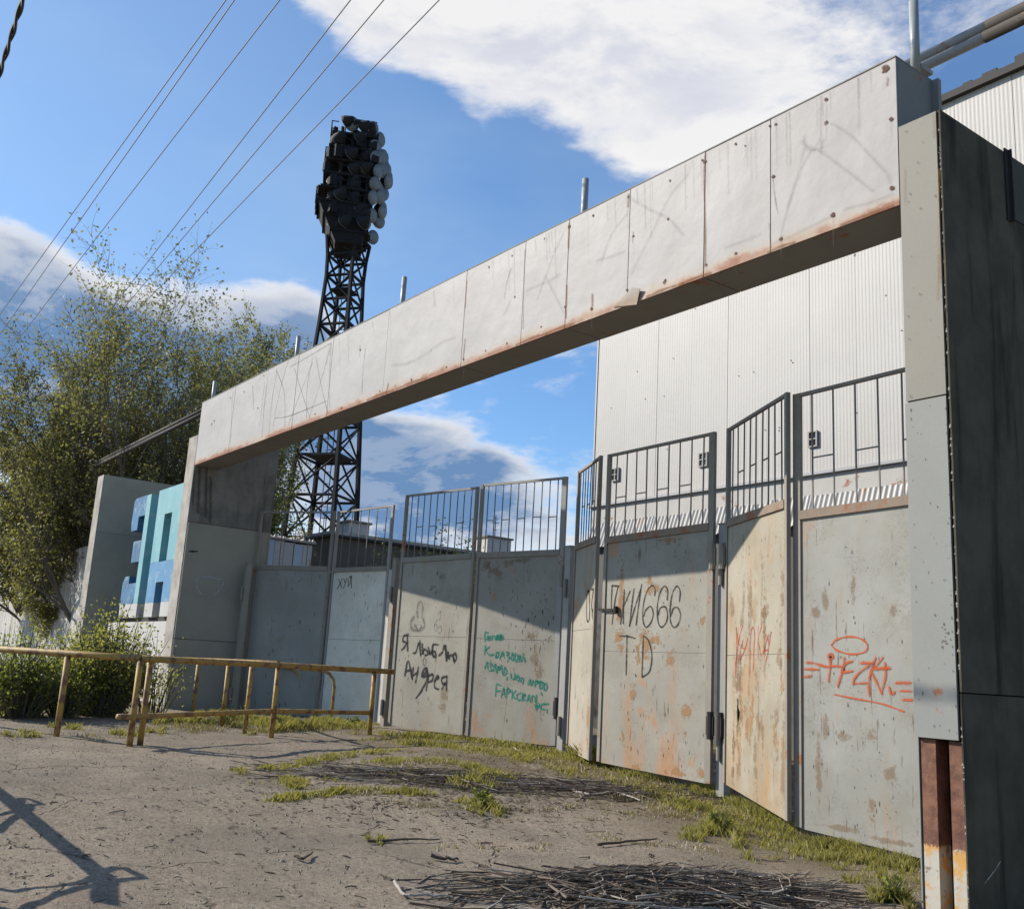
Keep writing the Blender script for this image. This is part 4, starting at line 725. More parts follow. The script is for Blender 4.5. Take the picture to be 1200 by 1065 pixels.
# ---------------------------------------------------------------- building with profiled siding
def build_hall():
    bx, by, z0, zr = -19.07, 16.5, 5.86, 12.62
    t = thing('hall_building', 'large hall clad in cream ribbed metal sheets behind the gate', 'building', (-10, 22, 0))
    W = 1.1; prof = []
    nr = 14
    for k in range(nr):
        x = W * k / nr; s = W / nr; prof += [(x + .002, 0), (x + s * .38, 0), (x + s * .5, -.002), (x + s * .88, -.002)]
    prof.append((W - .003, 0)); pts = [(x, y) for x, y in prof]
    m = MB()
    for x, y in pts: m.v.append((x, y, 0)); m.v.append((x, y, zr - z0))
    for k in range(len(pts) - 1): m.f.append((2 * k, 2 * k + 2, 2 * k + 3, 2 * k + 1))
    me = m.mesh('siding_sheet', SIDING); base = org(t)
    for k in range(19): inst('siding_sheet', me, t, Vector((bx + k * W, by - (.004 if k % 2 else 0), z0)) - base)
    MB().box(bx + .02, bx + 24, by + .02, 40, 0, zr - .02).build('wall', WHITEW, t)
    MB().box(bx - .03, bx + .015, by - .02, by + .15, 0, zr).build('corner_trim', SIDING, t)
    MB().box(bx - .1, bx + 22, by - .12, by + .3, zr, zr + .14).build('roof_edge', ROOFD, t)
    m = MB()
    for k in range(26): x = bx + 9 + k * .5 + random.uniform(-.15, .15); m.box(x, x + random.uniform(.1, .3), by - .11, by + .1, zr + .142, zr + .142 + random.uniform(.03, .14))
    m.build('roof_edge_debris', ROOFD, t, kind='stuff')
    MB().box(bx - .05, bx + 21, by - .13, by - .03, 5.80, 5.855).build('flashing', m_plain('grey_flashing', (.30, .30, .31), .6), t)
    MB().box(bx, bx + 21, by - .05, by + .015, 5.0, 5.795).build('lower_wall_band', WHITEW, t)
    # lean-to with corrugated sheets
    sheet = MB(); n = 78; Wc = 1.12; dy, dz = .22, .62
    for k in range(n + 1):
        x = Wc * k / n; h = .020 * math.sin(2 * math.pi * k / 8)
        sheet.v.append((x, -h, h * .3)); sheet.v.append((x, -dy - h, h * .3 - dz))
    for k in range(n): sheet.f.append((2 * k, 2 * k + 1, 2 * k + 3, 2 * k + 2))
    sm = sheet.mesh('corrugated_sheet', ASB, smooth=True)
    for k in range(14): inst('corrugated_sheet', sm, t, Vector((bx + .1 + k * 1.09, by - .06 - .02 * (k % 2), 5.38 + .015 * (k % 2) + random.uniform(-.02, .02))) - base, Quaternion((0, 1, 0), random.uniform(-.006, .006)))
    MB().box(bx + .3, bx + 15, by - .12, by - .06, 0, 4.85).build('lean_to_wall', m_plain('dark_lean_to_wall', (.10, .095, .09), .9), t)
    for (px, py, qx, qy) in [(717, 549, 725, 563), (819, 531, 829, 546), (947, 506, 958, 523)]:
        a = atY(px, py, by - .03); b = atY(qx, qy, by - .03); v = MB()
        x0, x1, za, zb = a.x, b.x, min(a.z, b.z), max(a.z, b.z)
        fr = MB(); th = .03
        fr.box(x0, x1, by - .05, by - .012, za, za + th); fr.box(x0, x1, by - .05, by - .012, zb - th, zb); fr.box(x0, x0 + th, by - .05, by - .012, za + th, zb - th); fr.box(x1 - th, x1, by - .05, by - .012, za + th, zb - th); fr.box((x0 + x1) / 2 - .012, (x0 + x1) / 2 + .012, by - .05, by - .012, za + th, zb - th); fr.box(x0 + th, x1 - th, by - .047, by - .012, (za + zb) / 2 - .012, (za + zb) / 2 + .012)
        o = fr.build('wall_vent', FRAMEL, t); MB().box(x0 + .01, x1 - .01, by - .02, by - .0125, za + .01, zb - .01).build('vent_opening', m_plain('vent_dark', (.10, .10, .095), .8), o)
    m = MB()
    for k in range(34): x = bx + random.uniform(.5, 16); z = random.choice([6.9, 8.3, 9.1, 10.2]) + random.uniform(-.05, .05); m.box(x, x + .018, by - .018, by - .012, z, z + .02)
    m.build('fixing_bolts', DARK, t, kind='stuff')
build_hall()

# ---------------------------------------------------------------- floodlight mast
def build_mast():
    D = 70; c = Vector((-.9015, .4325, 0)).normalized() * D; base = Vector((c.x, c.y, .5))
    t = thing('floodlight_mast', 'tall black lattice stadium floodlight mast with grey round lamps', 'light mast', base)
    out = Vector((-c.x, -c.y, 0)).normalized(); side = Vector((-out.y, out.x, 0))     # towards camera, and to the right in the picture
    if ray(900, 500).dot(side) < ray(300, 500).dot(side): side = -side
    ang = math.radians(28); ax = (side * math.cos(ang) + out * math.sin(ang)); ay = (out * math.cos(ang) - side * math.sin(ang))
    def P(u, v, z): return base + ax * u + ay * v + Vector((0, 0, z))
    prof = [(0, 2.0), (6, 1.88), (12, 1.72), (18, 1.48), (24, 1.12), (29, .95), (31.2, 1.15)]
    hw = lambda z: float(np.interp(z, [p[0] for p in prof], [p[1] for p in prof])); zs = [0, 3.2, 6.3, 9.3, 12.2, 15, 17.6, 20.1, 22.4, 24.5, 26.4, 28.2, 29.8, 31.2]
    for su, sv in ((1, 1), (1, -1), (-1, -1), (-1, 1)):
        MB().tube([P(su * hw(z), sv * hw(z), z) for z in zs], [.23 - .003 * z for z in zs], 5).build('leg', TOWER, t)
    for i in range(len(zs) - 1):
        z0, z1 = zs[i], zs[i + 1]; a, b = hw(z0), hw(z1); m = MB(); cr = [(1, 1), (1, -1), (-1, -1), (-1, 1)]
        for k in range(4):
            p, q = cr[k], cr[(k + 1) % 4]
            m.tube([P(p[0] * a, p[1] * a, z0), P(q[0] * b, q[1] * b, z1)], .075, 4, False); m.tube([P(q[0] * a, q[1] * a, z0), P(p[0] * b, p[1] * b, z1)], .075, 4, False); m.tube([P(p[0] * b, p[1] * b, z1), P(q[0] * b, q[1] * b, z1)], .11, 4, False)
        m.build('bracing', TOWER, t)
    m = MB()                                             # ladder up the middle
    for s in (-.22, .22): m.tube([P(s, -.2, 0), P(s, -.2, 31)], .035, 4, False)
    for z in np.arange(.5, 31, .8): m.tube([P(-.22, -.2, z), P(.22, -.2, z)], .03, 4, False)
    m.build('ladder', TOWER, t)
    for z in (9.3, 15, 21.5, 27.2):
        m = MB(); w = hw(z) * .75; p = [P(-w, -w, z), P(w, -w, z), P(w, w, z), P(-w, w, z)]; m.quadbox(p, (0, 0, 1), .12); m.build('landing', TOWER, t)
    # side platforms low on the shaft with antennas
    m = MB(); z = 18.6
    for s in (-1, 1):
        m.beam(P(s * 1.4, 0, z), P(s * 3.0, .2, z), .5, .12)
        for q in (1.6, 2.2, 2.9): m.tube([P(s * q, .1, z), P(s * q, .1, z + 2.2)], .05, 4)
        m.tube([P(s * 1.5, .1, z + 1.1), P(s * 2.9, .1, z + 1.1)], .04, 4)
    m.build('side_platform', TOWER, t)
    for u, z, w, h in ((2.6, 19.2, .34, 1.5), (-2.7, 18.9, .26, 1.9), (1.25, 20.2, .42, 2.3), (1.3, 17.9, .36, 1.6)): q = P(u, 1.2, z); MB().beam(q, q + Vector((0, 0, h)), w, .2, out).build('panel_antenna', m_plain('pale_antenna_plastic', (.42, .43, .42), .6), t)
    q = P(1.7, .6, 24.0); MB().tube([q, q + ax * .08 + out * .1], .42, 12).build('dish_antenna', REFL, t)
    # head: platforms, racks and lamps. u = right in the picture (lamps face +u), v = depth
    Z0, Z1 = 31.0, 39.7; nt = 8
    hx = side; hy = out
    def H(u, v, z): return base + hx * u + hy * v + Vector((0, 0, z))
    tiers = [Z0 + .2 + (Z1 - Z0 - 1.2) * k / (nt - 1) for k in range(nt)]
    wid = [1.4, 2.0, 2.5, 2.35, 2.25, 2.15, 2.05, 1.9]
    for k, z in enumerate(tiers):
        wl = wid[k]; m = MB(); m.quadbox([H(-wl, -1.7, z), H(1.35, -1.7, z), H(1.35, 1.7, z), H(-wl, 1.7, z)], (0, 0, 1), .16); m.build('platform', TOWER, t)
    m = MB()
    for u in (-1.2, -.4, .4, 1.1):
        for v in (-1.5, 0, 1.5): m.beam(H(u * (.7 if v else 1), v, Z0), H(u, v, Z1 - .4), .2, .2)
    for k in range(nt - 1):
        for v in (-1.5, 1.5): m.tube([H(-1.4, v, tiers[k]), H(1.2, v, tiers[k + 1])], .06, 4, False); m.tube([H(1.2, v, tiers[k]), H(-1.4, v, tiers[k + 1])], .06, 4, False)
    m.prism([(0, 0, 0)] and [H(-2.35, -1.6, tiers[2]), H(-.95, -1.6, Z0 - .6), H(.95, -1.6, Z0 - .6), H(1.3, -1.6, tiers[2])], (0, 0, 0), tuple(hy * 3.2)); m.build('head_frame', TOWER, t)
    for k, wl in ((2, 2.6), (5, 2.25), (7, 2.0)):
        m = MB(); z = tiers[k]
        m.quadbox([H(-wl, -1, z), H(-1.6, -1, z), H(-1.6, 1, z), H(-wl, 1, z)], (0, 0, 1), .1)
        for v in (-1, 0, 1): m.tube([H(-wl, v, z), H(-wl, v, z + 1.25)], .05, 4)
        for zz in (.65, 1.25): m.tube([H(-wl, -1, z + zz), H(-wl, 1, z + zz)], .04, 4); m.tube([H(-wl, 1, z + zz), H(-1.5, 1, z + zz)], .04, 4)
        m.build('railing', TOWER, t)
    m = MB(); z = tiers[-1]
    for u in (-1.0, .2, 1.2):
        for v in (-1.2, 1.2): m.tube([H(u, v, z), H(u, v, Z1 + .5)], .05, 4)
    for v in (-1.2, 1.2): m.tube([H(-1.0, v, Z1 + .5), H(1.2, v, Z1 + .5)], .06, 4)
    m.tube([H(1.2, -1.2, Z1 + .5), H(1.2, 1.2, Z1 + .5)], .06, 4); m.build('top_railing', TOWER, t)
    # lamp meshes: black conical back + shallow glass
    def lamp_back():
        m = MB(); m.tube([(0, 0, -.62), (0, 0, -.5), (0, 0, -.18), (0, 0, 0)], [.12, .2, .42, .47], 10); return m.mesh('lamp_housing', LAMPB, smooth=True)
    def lamp_glass():
        m = MB(); m.tube([(0, 0, -.02), (0, 0, .02), (0, 0, .035)], [.48, .46, .2], 14); return m.mesh('lamp_glass', REFL, smooth=True)
    lb, lg = lamp_back(), lamp_glass(); bo = org(t)
    def lamp(u, v, z, dirv):
        q = Vector(dirv).normalized().to_track_quat('Z', 'Y'); p = H(u, v, z) - bo
        o = inst('floodlight', lb, t, p, q); o.scale = (1.14,) * 3; g = bpy.data.objects.new('lamp_glass', lg); COL.objects.link(g); g.parent = o; return o
    random.seed(11)
    for k in range(nt):
        z = tiers[k] + .55; ub = 1.6 + .85 * math.sin(math.pi * min(1, (k + .3) / (nt - .5))) * .9
        for j, v in enumerate((-1.35, -.5, .3, 1.0, 1.55)):
            dv = hx * .80 + hy * (.75 + random.uniform(-.3, .3)) + Vector((0, 0, -.28 + random.uniform(-.05, .05)))
            if (k >= 2 or j % 2) and random.random() < .9: lamp(ub + random.uniform(-.22, .22) - .55 * max(0, v - .2), v, z + random.uniform(-.3, .3) + .4 * (j % 2), dv)
        for j in range(4):                                # lamp backs and boxes crowding the inside and the left flank
            lamp(random.uniform(-1.5, .9), random.uniform(.9, 1.75), z + random.uniform(-.15, .35), -hx * random.uniform(.1, .9) - hy * .8 + Vector((0, 0, -.4)))
    lamp(-.55, 1.85, tiers[-1] + .75, hy * 1.0 + hx * .25 + Vector((0, 0, -.35)))
    m = MB()
    for k in range(nt):
        for j in range(14):
            q = H(random.uniform(-wid[k] - .1, 1.3), random.uniform(-1.6, 1.8), tiers[k] + .16); s = random.uniform(.25, .6); m.beam(q, q + Vector((0, 0, random.uniform(.4, 1.0))), s, s * .8)
    m.build('ballast_box', TOWER, t, kind='stuff')
build_mast()

# ---------------------------------------------------------------- background buildings
t = thing('storage_shed', 'white and blue patched shed with a rubble covered roof behind the far gate leaf', 'shed', (-41, 18, .5))
panels = MB(); sx = -40.0
for k in range(6):
    y = 16.3 + k * .43; MB().box(sx - .06, sx, y, y + .415, 5.0, 6.55 + .05 * math.sin(k)).build('wall_panel', [WHITEW, m_plain('pale_blue_panel', (.36, .42, .50), .7), WHITEW][k % 3], t)
    MB().box(sx - .06, sx, y, y + .415, .5, 4.985).build('wall_panel', WHITEW, t)
MB().box(-45, sx - .07, 16.2, 18.9, .5, 6.55).build('shed_body', WHITEW, t); MB().box(-45.2, sx + .1, 16.1, 19.0, 6.62, 6.70).build('roof', CONCL, t)
m = MB()
for k in range(220):
    x = sx - random.uniform(-.05, 2.5); y = 16.2 + random.uniform(0, 2.7); s = random.uniform(.03, .11); z = 6.70; m.add([(x - s, y - s, z), (x + s, y - s * .7, z), (x + s * .6, y + s, z), (x - s * .5, y + s * .8, z), (x + random.uniform(-s, s) * .3, y, z + s * 1.4)], [(0, 1, 4), (1, 2, 4), (2, 3, 4), (3, 0, 4), (3, 2, 1, 0)])
m.build('roof_rubble', m_plain('roof_rubble', (.42, .36, .31), .9, 0, .6, 4), t, kind='stuff')
t = thing('long_building', 'low brown building with pale roof edge and two chimney boxes beyond the gate', 'building', (-46, 31, .5))
MB().box(-52, -45, 22.2, 48, .5, 7.72).build('wall', m_plain('old_brown_wall', (.105, .088, .07), .9, 0, .4, 1.2), t); MB().box(-52.3, -44.7, 22.0, 48.3, 7.73, 7.84).build('eaves', ROOFD, t); MB().box(-52.2, -44.75, 22.05, 48.2, 7.845, 8.0).build('roof', CONCL, t)
for y0, y1, z in ((23.0, 24.15, 8.55), (31.4, 33.0, 8.85)):
    q = MB().box(-45.9, -44.85, y0, y1, 8.0, z).build('chimney', WHITEW, t); MB().box(-46, -44.75, y0 - .1, y1 + .1, z + .002, z + .1).build('chimney_cap', CONC, q)
q = atX(579, 640, -45.3); m = MB(); m.tube([q, (q.x, q.y, q.z + 1.7)], .03, 4)
for z, w in ((1.55, .35), (1.3, .5), (.9, .3)): m.tube([(q.x, q.y - w / 2, q.z + z), (q.x, q.y + w / 2, q.z + z)], .02, 4)
m.build('roof_antenna', WIRE, t)
m = MB(); m.box(-43.6, -40.6, 18.95, 21.5, 5.55, 5.62); t = thing('canopy_roof', 'grey flat canopy roof at the foot of the mast', 'canopy', (-42, 20, .5)); m.build('roof', CONCL, t)
m = MB(); m.box(-43.4, -40.9, 19.2, 21.3, .5, 5.54); m.build('wall', m_plain('dark_shed_wall', (.09, .085, .08), .9), t)

# left fence wall
t = thing('concrete_wall', 'rough whitewashed concrete fence wall behind the left bushes', 'wall', (-45, 9.1, .5))
for k in range(11):
    x1 = -30.6 - k * 3.0; MB().box(x1 - 2.995, x1, 8.62, 8.75, .3, 5.0 + random.uniform(-.02, .02)).build('wall_panel', RIBW, t)

# ---------------------------------------------------------------- yellow railing
def rail(pts, r=.045, n=8): return MB().tube(pts, r, n)
t = thing('yellow_railing', 'rusty yellow pipe railing in front of the far gate leaves', 'railing', (-15.4, 6.5, .46))
A = atZ(152, 871, .46); A = Vector((A.x, A.y, 0)); Cc = atZ(318, 861, .50); Ee = atZ(433, 859, .50); ZR = 1.545
A = Vector((A.x, A.y, 0)); Cc = Vector((Cc.x, Cc.y, 0)); Ee = Vector((Ee.x, Ee.y, 0))
end = atZ(452, 781, 1.60); dirE = (Ee - A).normalized(); endp = Ee + dirE * .55
up = Vector((0, 0, 1))
lft = atZ(66, 862, .47); lft = Vector((lft.x, lft.y, 0)); dl = (lft - A).normalized(); far = A + dl * 7
rail([far + up * (ZR + .03), lft + up * (ZR + .01), A + up * ZR]).build('top_rail', YEL, t, True)
rail([A + up * ZR + dirE * .01, A + (Cc - A) * .5 + up * (ZR + .005), Cc + up * (ZR + .01), endp + up * ZR]).build('top_rail', YEL, t, True)
rail([A + up * .80 - dirE * .25, A + up * .80, Cc + up * .86, Ee + up * .84], .036).build('bottom_rail', YEL, t, True)
back = atZ(183, 826, .55); back = Vector((back.x, back.y, 0)); rail([Cc + up * (ZR + .045) - dirE * .02, back + up * ZR], .035).build('top_rail', YEL, t, True)
def post(p, r=.042, lean=0): g = G(p.x, p.y); rail([(p.x, p.y, g - .08), (p.x + lean, p.y, ZR - .03)], r).build('post', YEL, t, True)
for p in (A, A + dirE * .16 + Vector((-.05, .02, 0)), Cc, Ee, lft, A + dl * 3.4, A + dl * 5.6): post(p)
for px, py in ((287, 855), (260, 849), (225, 842), (184, 827)): q = atZ(px, py, .52); post(q, .038)
for px, py in ((388, 846), (347, 836), (302, 828)):
    q = atZ(px, py, .53); g = G(q.x, q.y); dd = -(ray(600, 532).cross(up)).normalized()
    if (ray(0, 500) - ray(600, 500)).dot(dd) < 0: dd = -dd
    pts = [(q.x, q.y, g - .05), (q.x, q.y, ZR - .35)]
    for a in (25, 50, 75, 90): pts.append(tuple(Vector((q.x, q.y, ZR - .35)) + dd * (.30 * (1 - math.cos(math.radians(a)))) + up * (.30 * math.sin(math.radians(a)))))
    pts.append(tuple(Vector((q.x, q.y, ZR - .05)) + dd * .7)); rail(pts, .032).build('hoop', YEL, t, True)
# a second railing of the forecourt, left of the frame; its shadow lies on the asphalt
t = thing('yellow_railing', 'second pipe railing left of the forecourt casting a looped shadow', 'railing', (-10, 1, .3))
k_ = 1 / 1.03; h1 = 1.15
def sh(p, h): return Vector((p.x - 1.22 * k_ * h, p.y - 1.0 * k_ * h, p.z + h))
s0 = atZ(137, 1043, .09); s1 = atZ(0, 930, .3)
r0 = sh(s0, h1); r1 = sh(s1, h1); e1 = r1 + (r1 - r0) * .8
rail([r0, r1, e1], .052).build('top_rail', YEL, t, True)
s2 = atZ(140, 1075, .05); rail([r0, sh(s2, h1)], .05).build('top_rail', YEL, t, True)
for f in (.02, .36, .74, 1.3):
    p = r0 + (r1 - r0) * f; rail([(p.x, p.y, G(p.x, p.y) - .05), (p.x, p.y, p.z)], .04).build('post', YEL, t, True) if f > 1 else None
for (ta, tb, tc) in (((175, 1036), (0, 1030), (0, 1046)), ((78, 972), (0, 966), (0, 979))):
    tip = atZ(ta[0], ta[1], .1); q = sh(tip, 1.38); a = Vector((q.x, q.y, 0))
    pa = sh(atZ(*tb, .2), .62); pb = sh(atZ(*tc, .2), .55)
    m = MB(); dv = (r1 - r0).normalized()
    pts = [pa, pa.lerp(q, .5) - dv * .03, q + dv * .16 - up * .08, q, q - dv * .16 - up * .08, pb.lerp(q, .5) + dv * .05, pb]
    MB().tube([Vector(p) for p in smooth_pts([tuple(p) for p in pts], 4)], .026, 6).build('hoop', YEL, t, True)
    for e in (pa, pb): MB().tube([e, Vector((e.x, e.y, 0))], .03, 5).build('post', YEL, t)

# ---------------------------------------------------------------- overhead wires
WL = [((515, 0), (218, 305), 'rightmost thin wire, passing closest to the mast head', 11), ((450, 0), (205, 290), 'thin wire second from the right, crossing another', 11), ((411, 0), (190, 285), 'thin wire third from the right, crossing another', 10.6), ((328, 0), (120, 270), 'lone thin wire in the middle of the sky', 11), ((275, 0), (75, 285), 'right one of the close pair of wires at left', 11), ((265, 0), (60, 285), 'left one of the close pair of wires at left', 11.0)]
for a, b, lab, z in WL:
    p = atZ(*a, z); q = atZ(*b, z); d = q - p; p0 = p - d * 1.1; p1 = q + d * 3.2; n = 14
    o = MB().tube([p0.lerp(p1, k / n) for k in range(n + 1)], .009, 4).build('overhead_wire', WIRE, at=tuple(p0)); tag(o, lab, 'wire', 'overhead wires')
p = atZ(27, 0, 8); q = atZ(0, 85, 8); d = q - p
t = thing('overhead_cable', 'thick twisted black cable at the top left corner', 'cable', p - d * 3)
for ph in (0, math.pi):
    pts = []
    for k in range(161):
        c = (p - d * 3).lerp(q + d * 4, k / 160); a = k * .55 + ph; pts.append(c + Vector((0, math.cos(a), math.sin(a))) * .016)
    MB().tube(pts, .017, 5).build('strand', m_plain('black_cable', (.02, .021, .026), .6), t)

# ---------------------------------------------------------------- plants
class Leaves:
    def __init__(s): s.v = []; s.f = []
    def leaf(s, p, size, droop=.2):
        a = Vector((random.gauss(0, 1), random.gauss(0, 1), random.gauss(0, 1) - droop)).normalized(); b = a.orthogonal().normalized(); b.rotate(Quaternion(a, random.uniform(0, 6.28)))
        L = size * random.uniform(.7, 1.4); w = L * .28; i = len(s.v); p = Vector(p)
        s.v += [tuple(p), tuple(p + a * L * .5 + b * w), tuple(p + a * L), tuple(p + a * L * .5 - b * w)]; s.f.append((i, i + 1, i + 2, i + 3))
def grow(m, lv, p, d, L, r, lev, maxlev, cfg):
    n = cfg['seg'][min(lev, len(cfg['seg']) - 1)]; pts = [Vector(p)]; rs = [r]; d = Vector(d).normalized(); p = Vector(p)
    for i in range(n):
        w = cfg['wob'][min(lev, len(cfg['wob']) - 1)]
        d = (d + Vector((random.gauss(0, w), random.gauss(0, w), random.gauss(0, w))) + Vector((0, 0, cfg['up'][min(lev, len(cfg['up']) - 1)]))).normalized()
        p = p + d * (L / n); pts.append(p.copy()); rs.append(r * (1 - .75 * (i + 1) / n))
        if lev < maxlev and i >= cfg.get('start', [1])[min(lev, len(cfg.get('start', [1])) - 1)]:
            for c in range(cfg['kids'][lev]):
                sp = cfg['spread'][min(lev, len(cfg['spread']) - 1)]; o = d.orthogonal().normalized(); o.rotate(Quaternion(d, random.uniform(0, 6.28)))
                nd_ = (d * math.cos(sp) + o * math.sin(sp)); grow(m, lv, p, nd_, L * cfg['shrink'][lev] * random.uniform(.6, 1.15), max(rs[-1] * .6, .006), lev + 1, maxlev, cfg)
        if lev >= cfg['leaflev']:
            for c in range(cfg['nleaf']):
                if random.random() < cfg.get('dens', 1): lv.leaf(p + Vector((random.gauss(0, .09), random.gauss(0, .09), random.gauss(0, .09))) * cfg.get('jit', 1), cfg['leaf'])
    m.tube(pts, rs, 5 if lev < 2 else 3, False)
def finish_plant(t, m, lv, lm, bm, trunk='trunk', crown='crown'):
    m.build(trunk, bm, t)
    o = MB(); o.v = lv.v; o.f = lv.f; o.build(crown, lm, t)
def tree(name, label, cat, base, stems, cfg, lm, h, r0, seed, group=None):
    random.seed(seed); t = thing(name, label, cat, base, group); m = MB(); lv = Leaves()
    for dv, k in stems: grow(m, lv, Vector(base) + Vector((random.uniform(-.3, .3), random.uniform(-.3, .3), -.1)), dv, h * k, r0, 0, cfg['max'], cfg)
    finish_plant(t, m, lv, lm, BARK); return t, lv
cfgA = dict(seg=[10, 6, 5, 4], wob=[.09, .12, .15, .2], up=[.05, .09, .07, .0], kids=[2, 2, 2], spread=[.58, .55, .65], shrink=[.36, .50, .50], start=[3, 1, 1], leaflev=2, nleaf=4, leaf=.105, max=3, jit=1.0, dens=.30)
random.seed(3)
stems = [((.00, .02, 1), 1.0), ((.18, .08, 1), .98), ((-.2, .02, 1), 1.0), ((.32, .10, 1), .92), ((-.45, -.1, 1), .97), ((.05, -.25, 1), .92), ((-.1, .32, 1), .92), ((.22, .32, 1), .86), ((-.75, .1, 1), .92), ((-.15, -.5, 1), .92), ((-.55, -.45, 1), .92), ((.4, .25, .95), .74), ((-1.0, -.2, .9), .82), ((.25, .42, .9), .66), ((-.4, -.75, .9), .8), ((.15, .2, 1), .9)]
_, lvA = tree('spreading_tree', 'big multi stemmed tree with sparse young olive leaves behind the left wall', 'tree', (-35.6, 10.4, .5), stems, cfgA, LEAFA, 9.9, .12, 5)
cfgB = dict(cfgA); cfgB.update(kids=[2, 2, 1], leaf=.14, dens=.6, spread=[.36, .45, .6], wob=[.05, .1, .14, .2], shrink=[.27, .5, .5])
tree('spreading_tree', 'smaller leafy tree rising behind the left end of the beam', 'tree', (-49.0, 18.6, .5), [((0, 0, 1), .97), ((.05, .10, 1), 1.0), ((-.1, -.06, 1), .93), ((.05, .16, 1), .92), ((-.05, -.14, 1), .85)], cfgB, LEAFA, 14.2, .12, 9)
cfgC = dict(cfgB); cfgC.update(leaf=.15, dens=.8)
tree('young_tree', 'low bushy tree spreading above the white fence wall', 'tree', (-39.5, 11.0, .5), [((0, 0, 1), 1.0), ((.5, -.3, 1), .9), ((-.5, -.3, 1), .9), ((.6, .3, 1), .9), ((0, -.7, .9), .8), ((-.8, .1, .9), .9), ((.3, -.8, .8), .75)], dict(cfgA, start=[3, 1, 1], dens=.5), LEAFA, 6.3, .09, 41)
tree('young_tree', 'low leafy tree at the left edge behind the white fence wall', 'tree', (-45.5, 10.4, .5), [((0, 0, 1), 1.0), ((.5, -.3, 1), .95), ((-.5, -.3, 1), .9), ((.7, .3, 1), .95), ((.1, -.6, .9), .9), ((.9, .0, .9), .9), ((.6, -.6, .8), .85)], dict(cfgA, start=[3, 1, 1], dens=.5), LEAFA, 8.0, .10, 43)
tree('young_tree', 'light green tree between the far pillar and the mast foot', 'tree', (-46.5, 19.4, .5), [((0, 0, 1), 1.0), ((.1, .06, 1), .9), ((-.2, -.05, 1), .85), ((.1, -.1, 1), .85)], cfgC, LEAFB, 7.6, .09, 13)
tree('young_tree', 'bare dark thicket tree at the foot of the mast', 'tree', (-56, 25.4, .5), [((0, .05, 1), 1.0), ((.2, .1, 1), .9), ((-.2, .1, 1), .9), ((.2, -.2, 1), .9)], dict(cfgC, dens=.25), LEAFA, 6.6, .08, 17)
# tree outside the frame whose thin shadow falls on the left forecourt
tree('spreading_tree', 'sparse tree left of the forecourt', 'tree', (-22.2, -5.2, .4), [((.02, 0, 1), 1.0), ((.15, .1, 1), .8), ((-.2, .1, 1), .8)], dict(cfgA, kids=[2, 1, 1], dens=.5, leaf=.16), LEAFA, 5.4, .10, 21)
# low branches of the big tree hanging over the wall
def bush(label, c, rx, ry, h, n, leaf, lm, seed, name='shrub', cat='shrub', group='shrubs along the railing'):
    random.seed(seed); base = (c[0], c[1], G(c[0], c[1])); t = thing(name, label, cat, base, group); m = MB(); lv = Leaves()
    for k in range(n):
        a = random.uniform(0, 6.28); q = random.random() ** .5; hh = h * (random.uniform(.45, .85) if random.random() < .8 else random.uniform(.85, 1.12)) * (1 - .35 * q * q)
        tip = Vector((c[0] + rx * q * math.cos(a), c[1] + ry * q * math.sin(a), base[2] + hh)); st = Vector((c[0] + .35 * rx * q * math.cos(a), c[1] + .35 * ry * q * math.sin(a), base[2] - .05))
        mid = st.lerp(tip, .5) + Vector((random.gauss(0, .12), random.gauss(0, .12), .16)); pts = [st, st.lerp(mid, .5), mid, mid.lerp(tip, .5), tip]; m.tube(pts, [.012, .01, .008, .006, .003], 3, False)
        for i in range(1, 5):
            for j in range(5 if i < 2 else 9):
                s = pts[i - 1].lerp(pts[i], random.random()) + Vector((random.gauss(0, .07), random.gauss(0, .07), random.gauss(0, .07))); lv.leaf(s, leaf)
    finish_plant(t, m, lv, lm, BARK, 'stems', 'foliage')
bush('dense dark green shrub at the left edge behind the yellow railing', (-18.4, 3.75), .95, .8, 1.5, 240, .06, LEAFB, 31)
bush('bushy light green shrub in front of the white plinth', (-19.2, 5.25), 1.2, 1.0, 1.95, 430, .062, LEAFC, 32)
bush('low shrub between the two bigger shrubs behind the railing', (-18.5, 4.5), .6, .5, .95, 90, .055, LEAFB, 33)
bush('straggly shrub beside the far pillar foot', (-19.6, 6.3), .55, .7, 1.5, 34, .05, LEAFC, 34)
bush('low branches of young leaves hanging before the white wall', (-37.5, 7.9), 3.5, .5, 5.6, 120, .12, LEAFA, 35, 'young_tree', 'tree', 'saplings at the wall') if False else None
bush('yellow green bush growing over the low building roof line', (-41.5, 27.0), 1.9, 2.6, 8.0, 330, .16, LEAFC, 36, 'tall_bush', 'bush', 'bushes beyond the gate')
bush('dry pale bush between the mast and the low building', (-41.5, 23.3), 1.6, 1.7, 7.0, 240, .14, LEAFA, 37, 'tall_bush', 'bush', 'bushes beyond the gate')

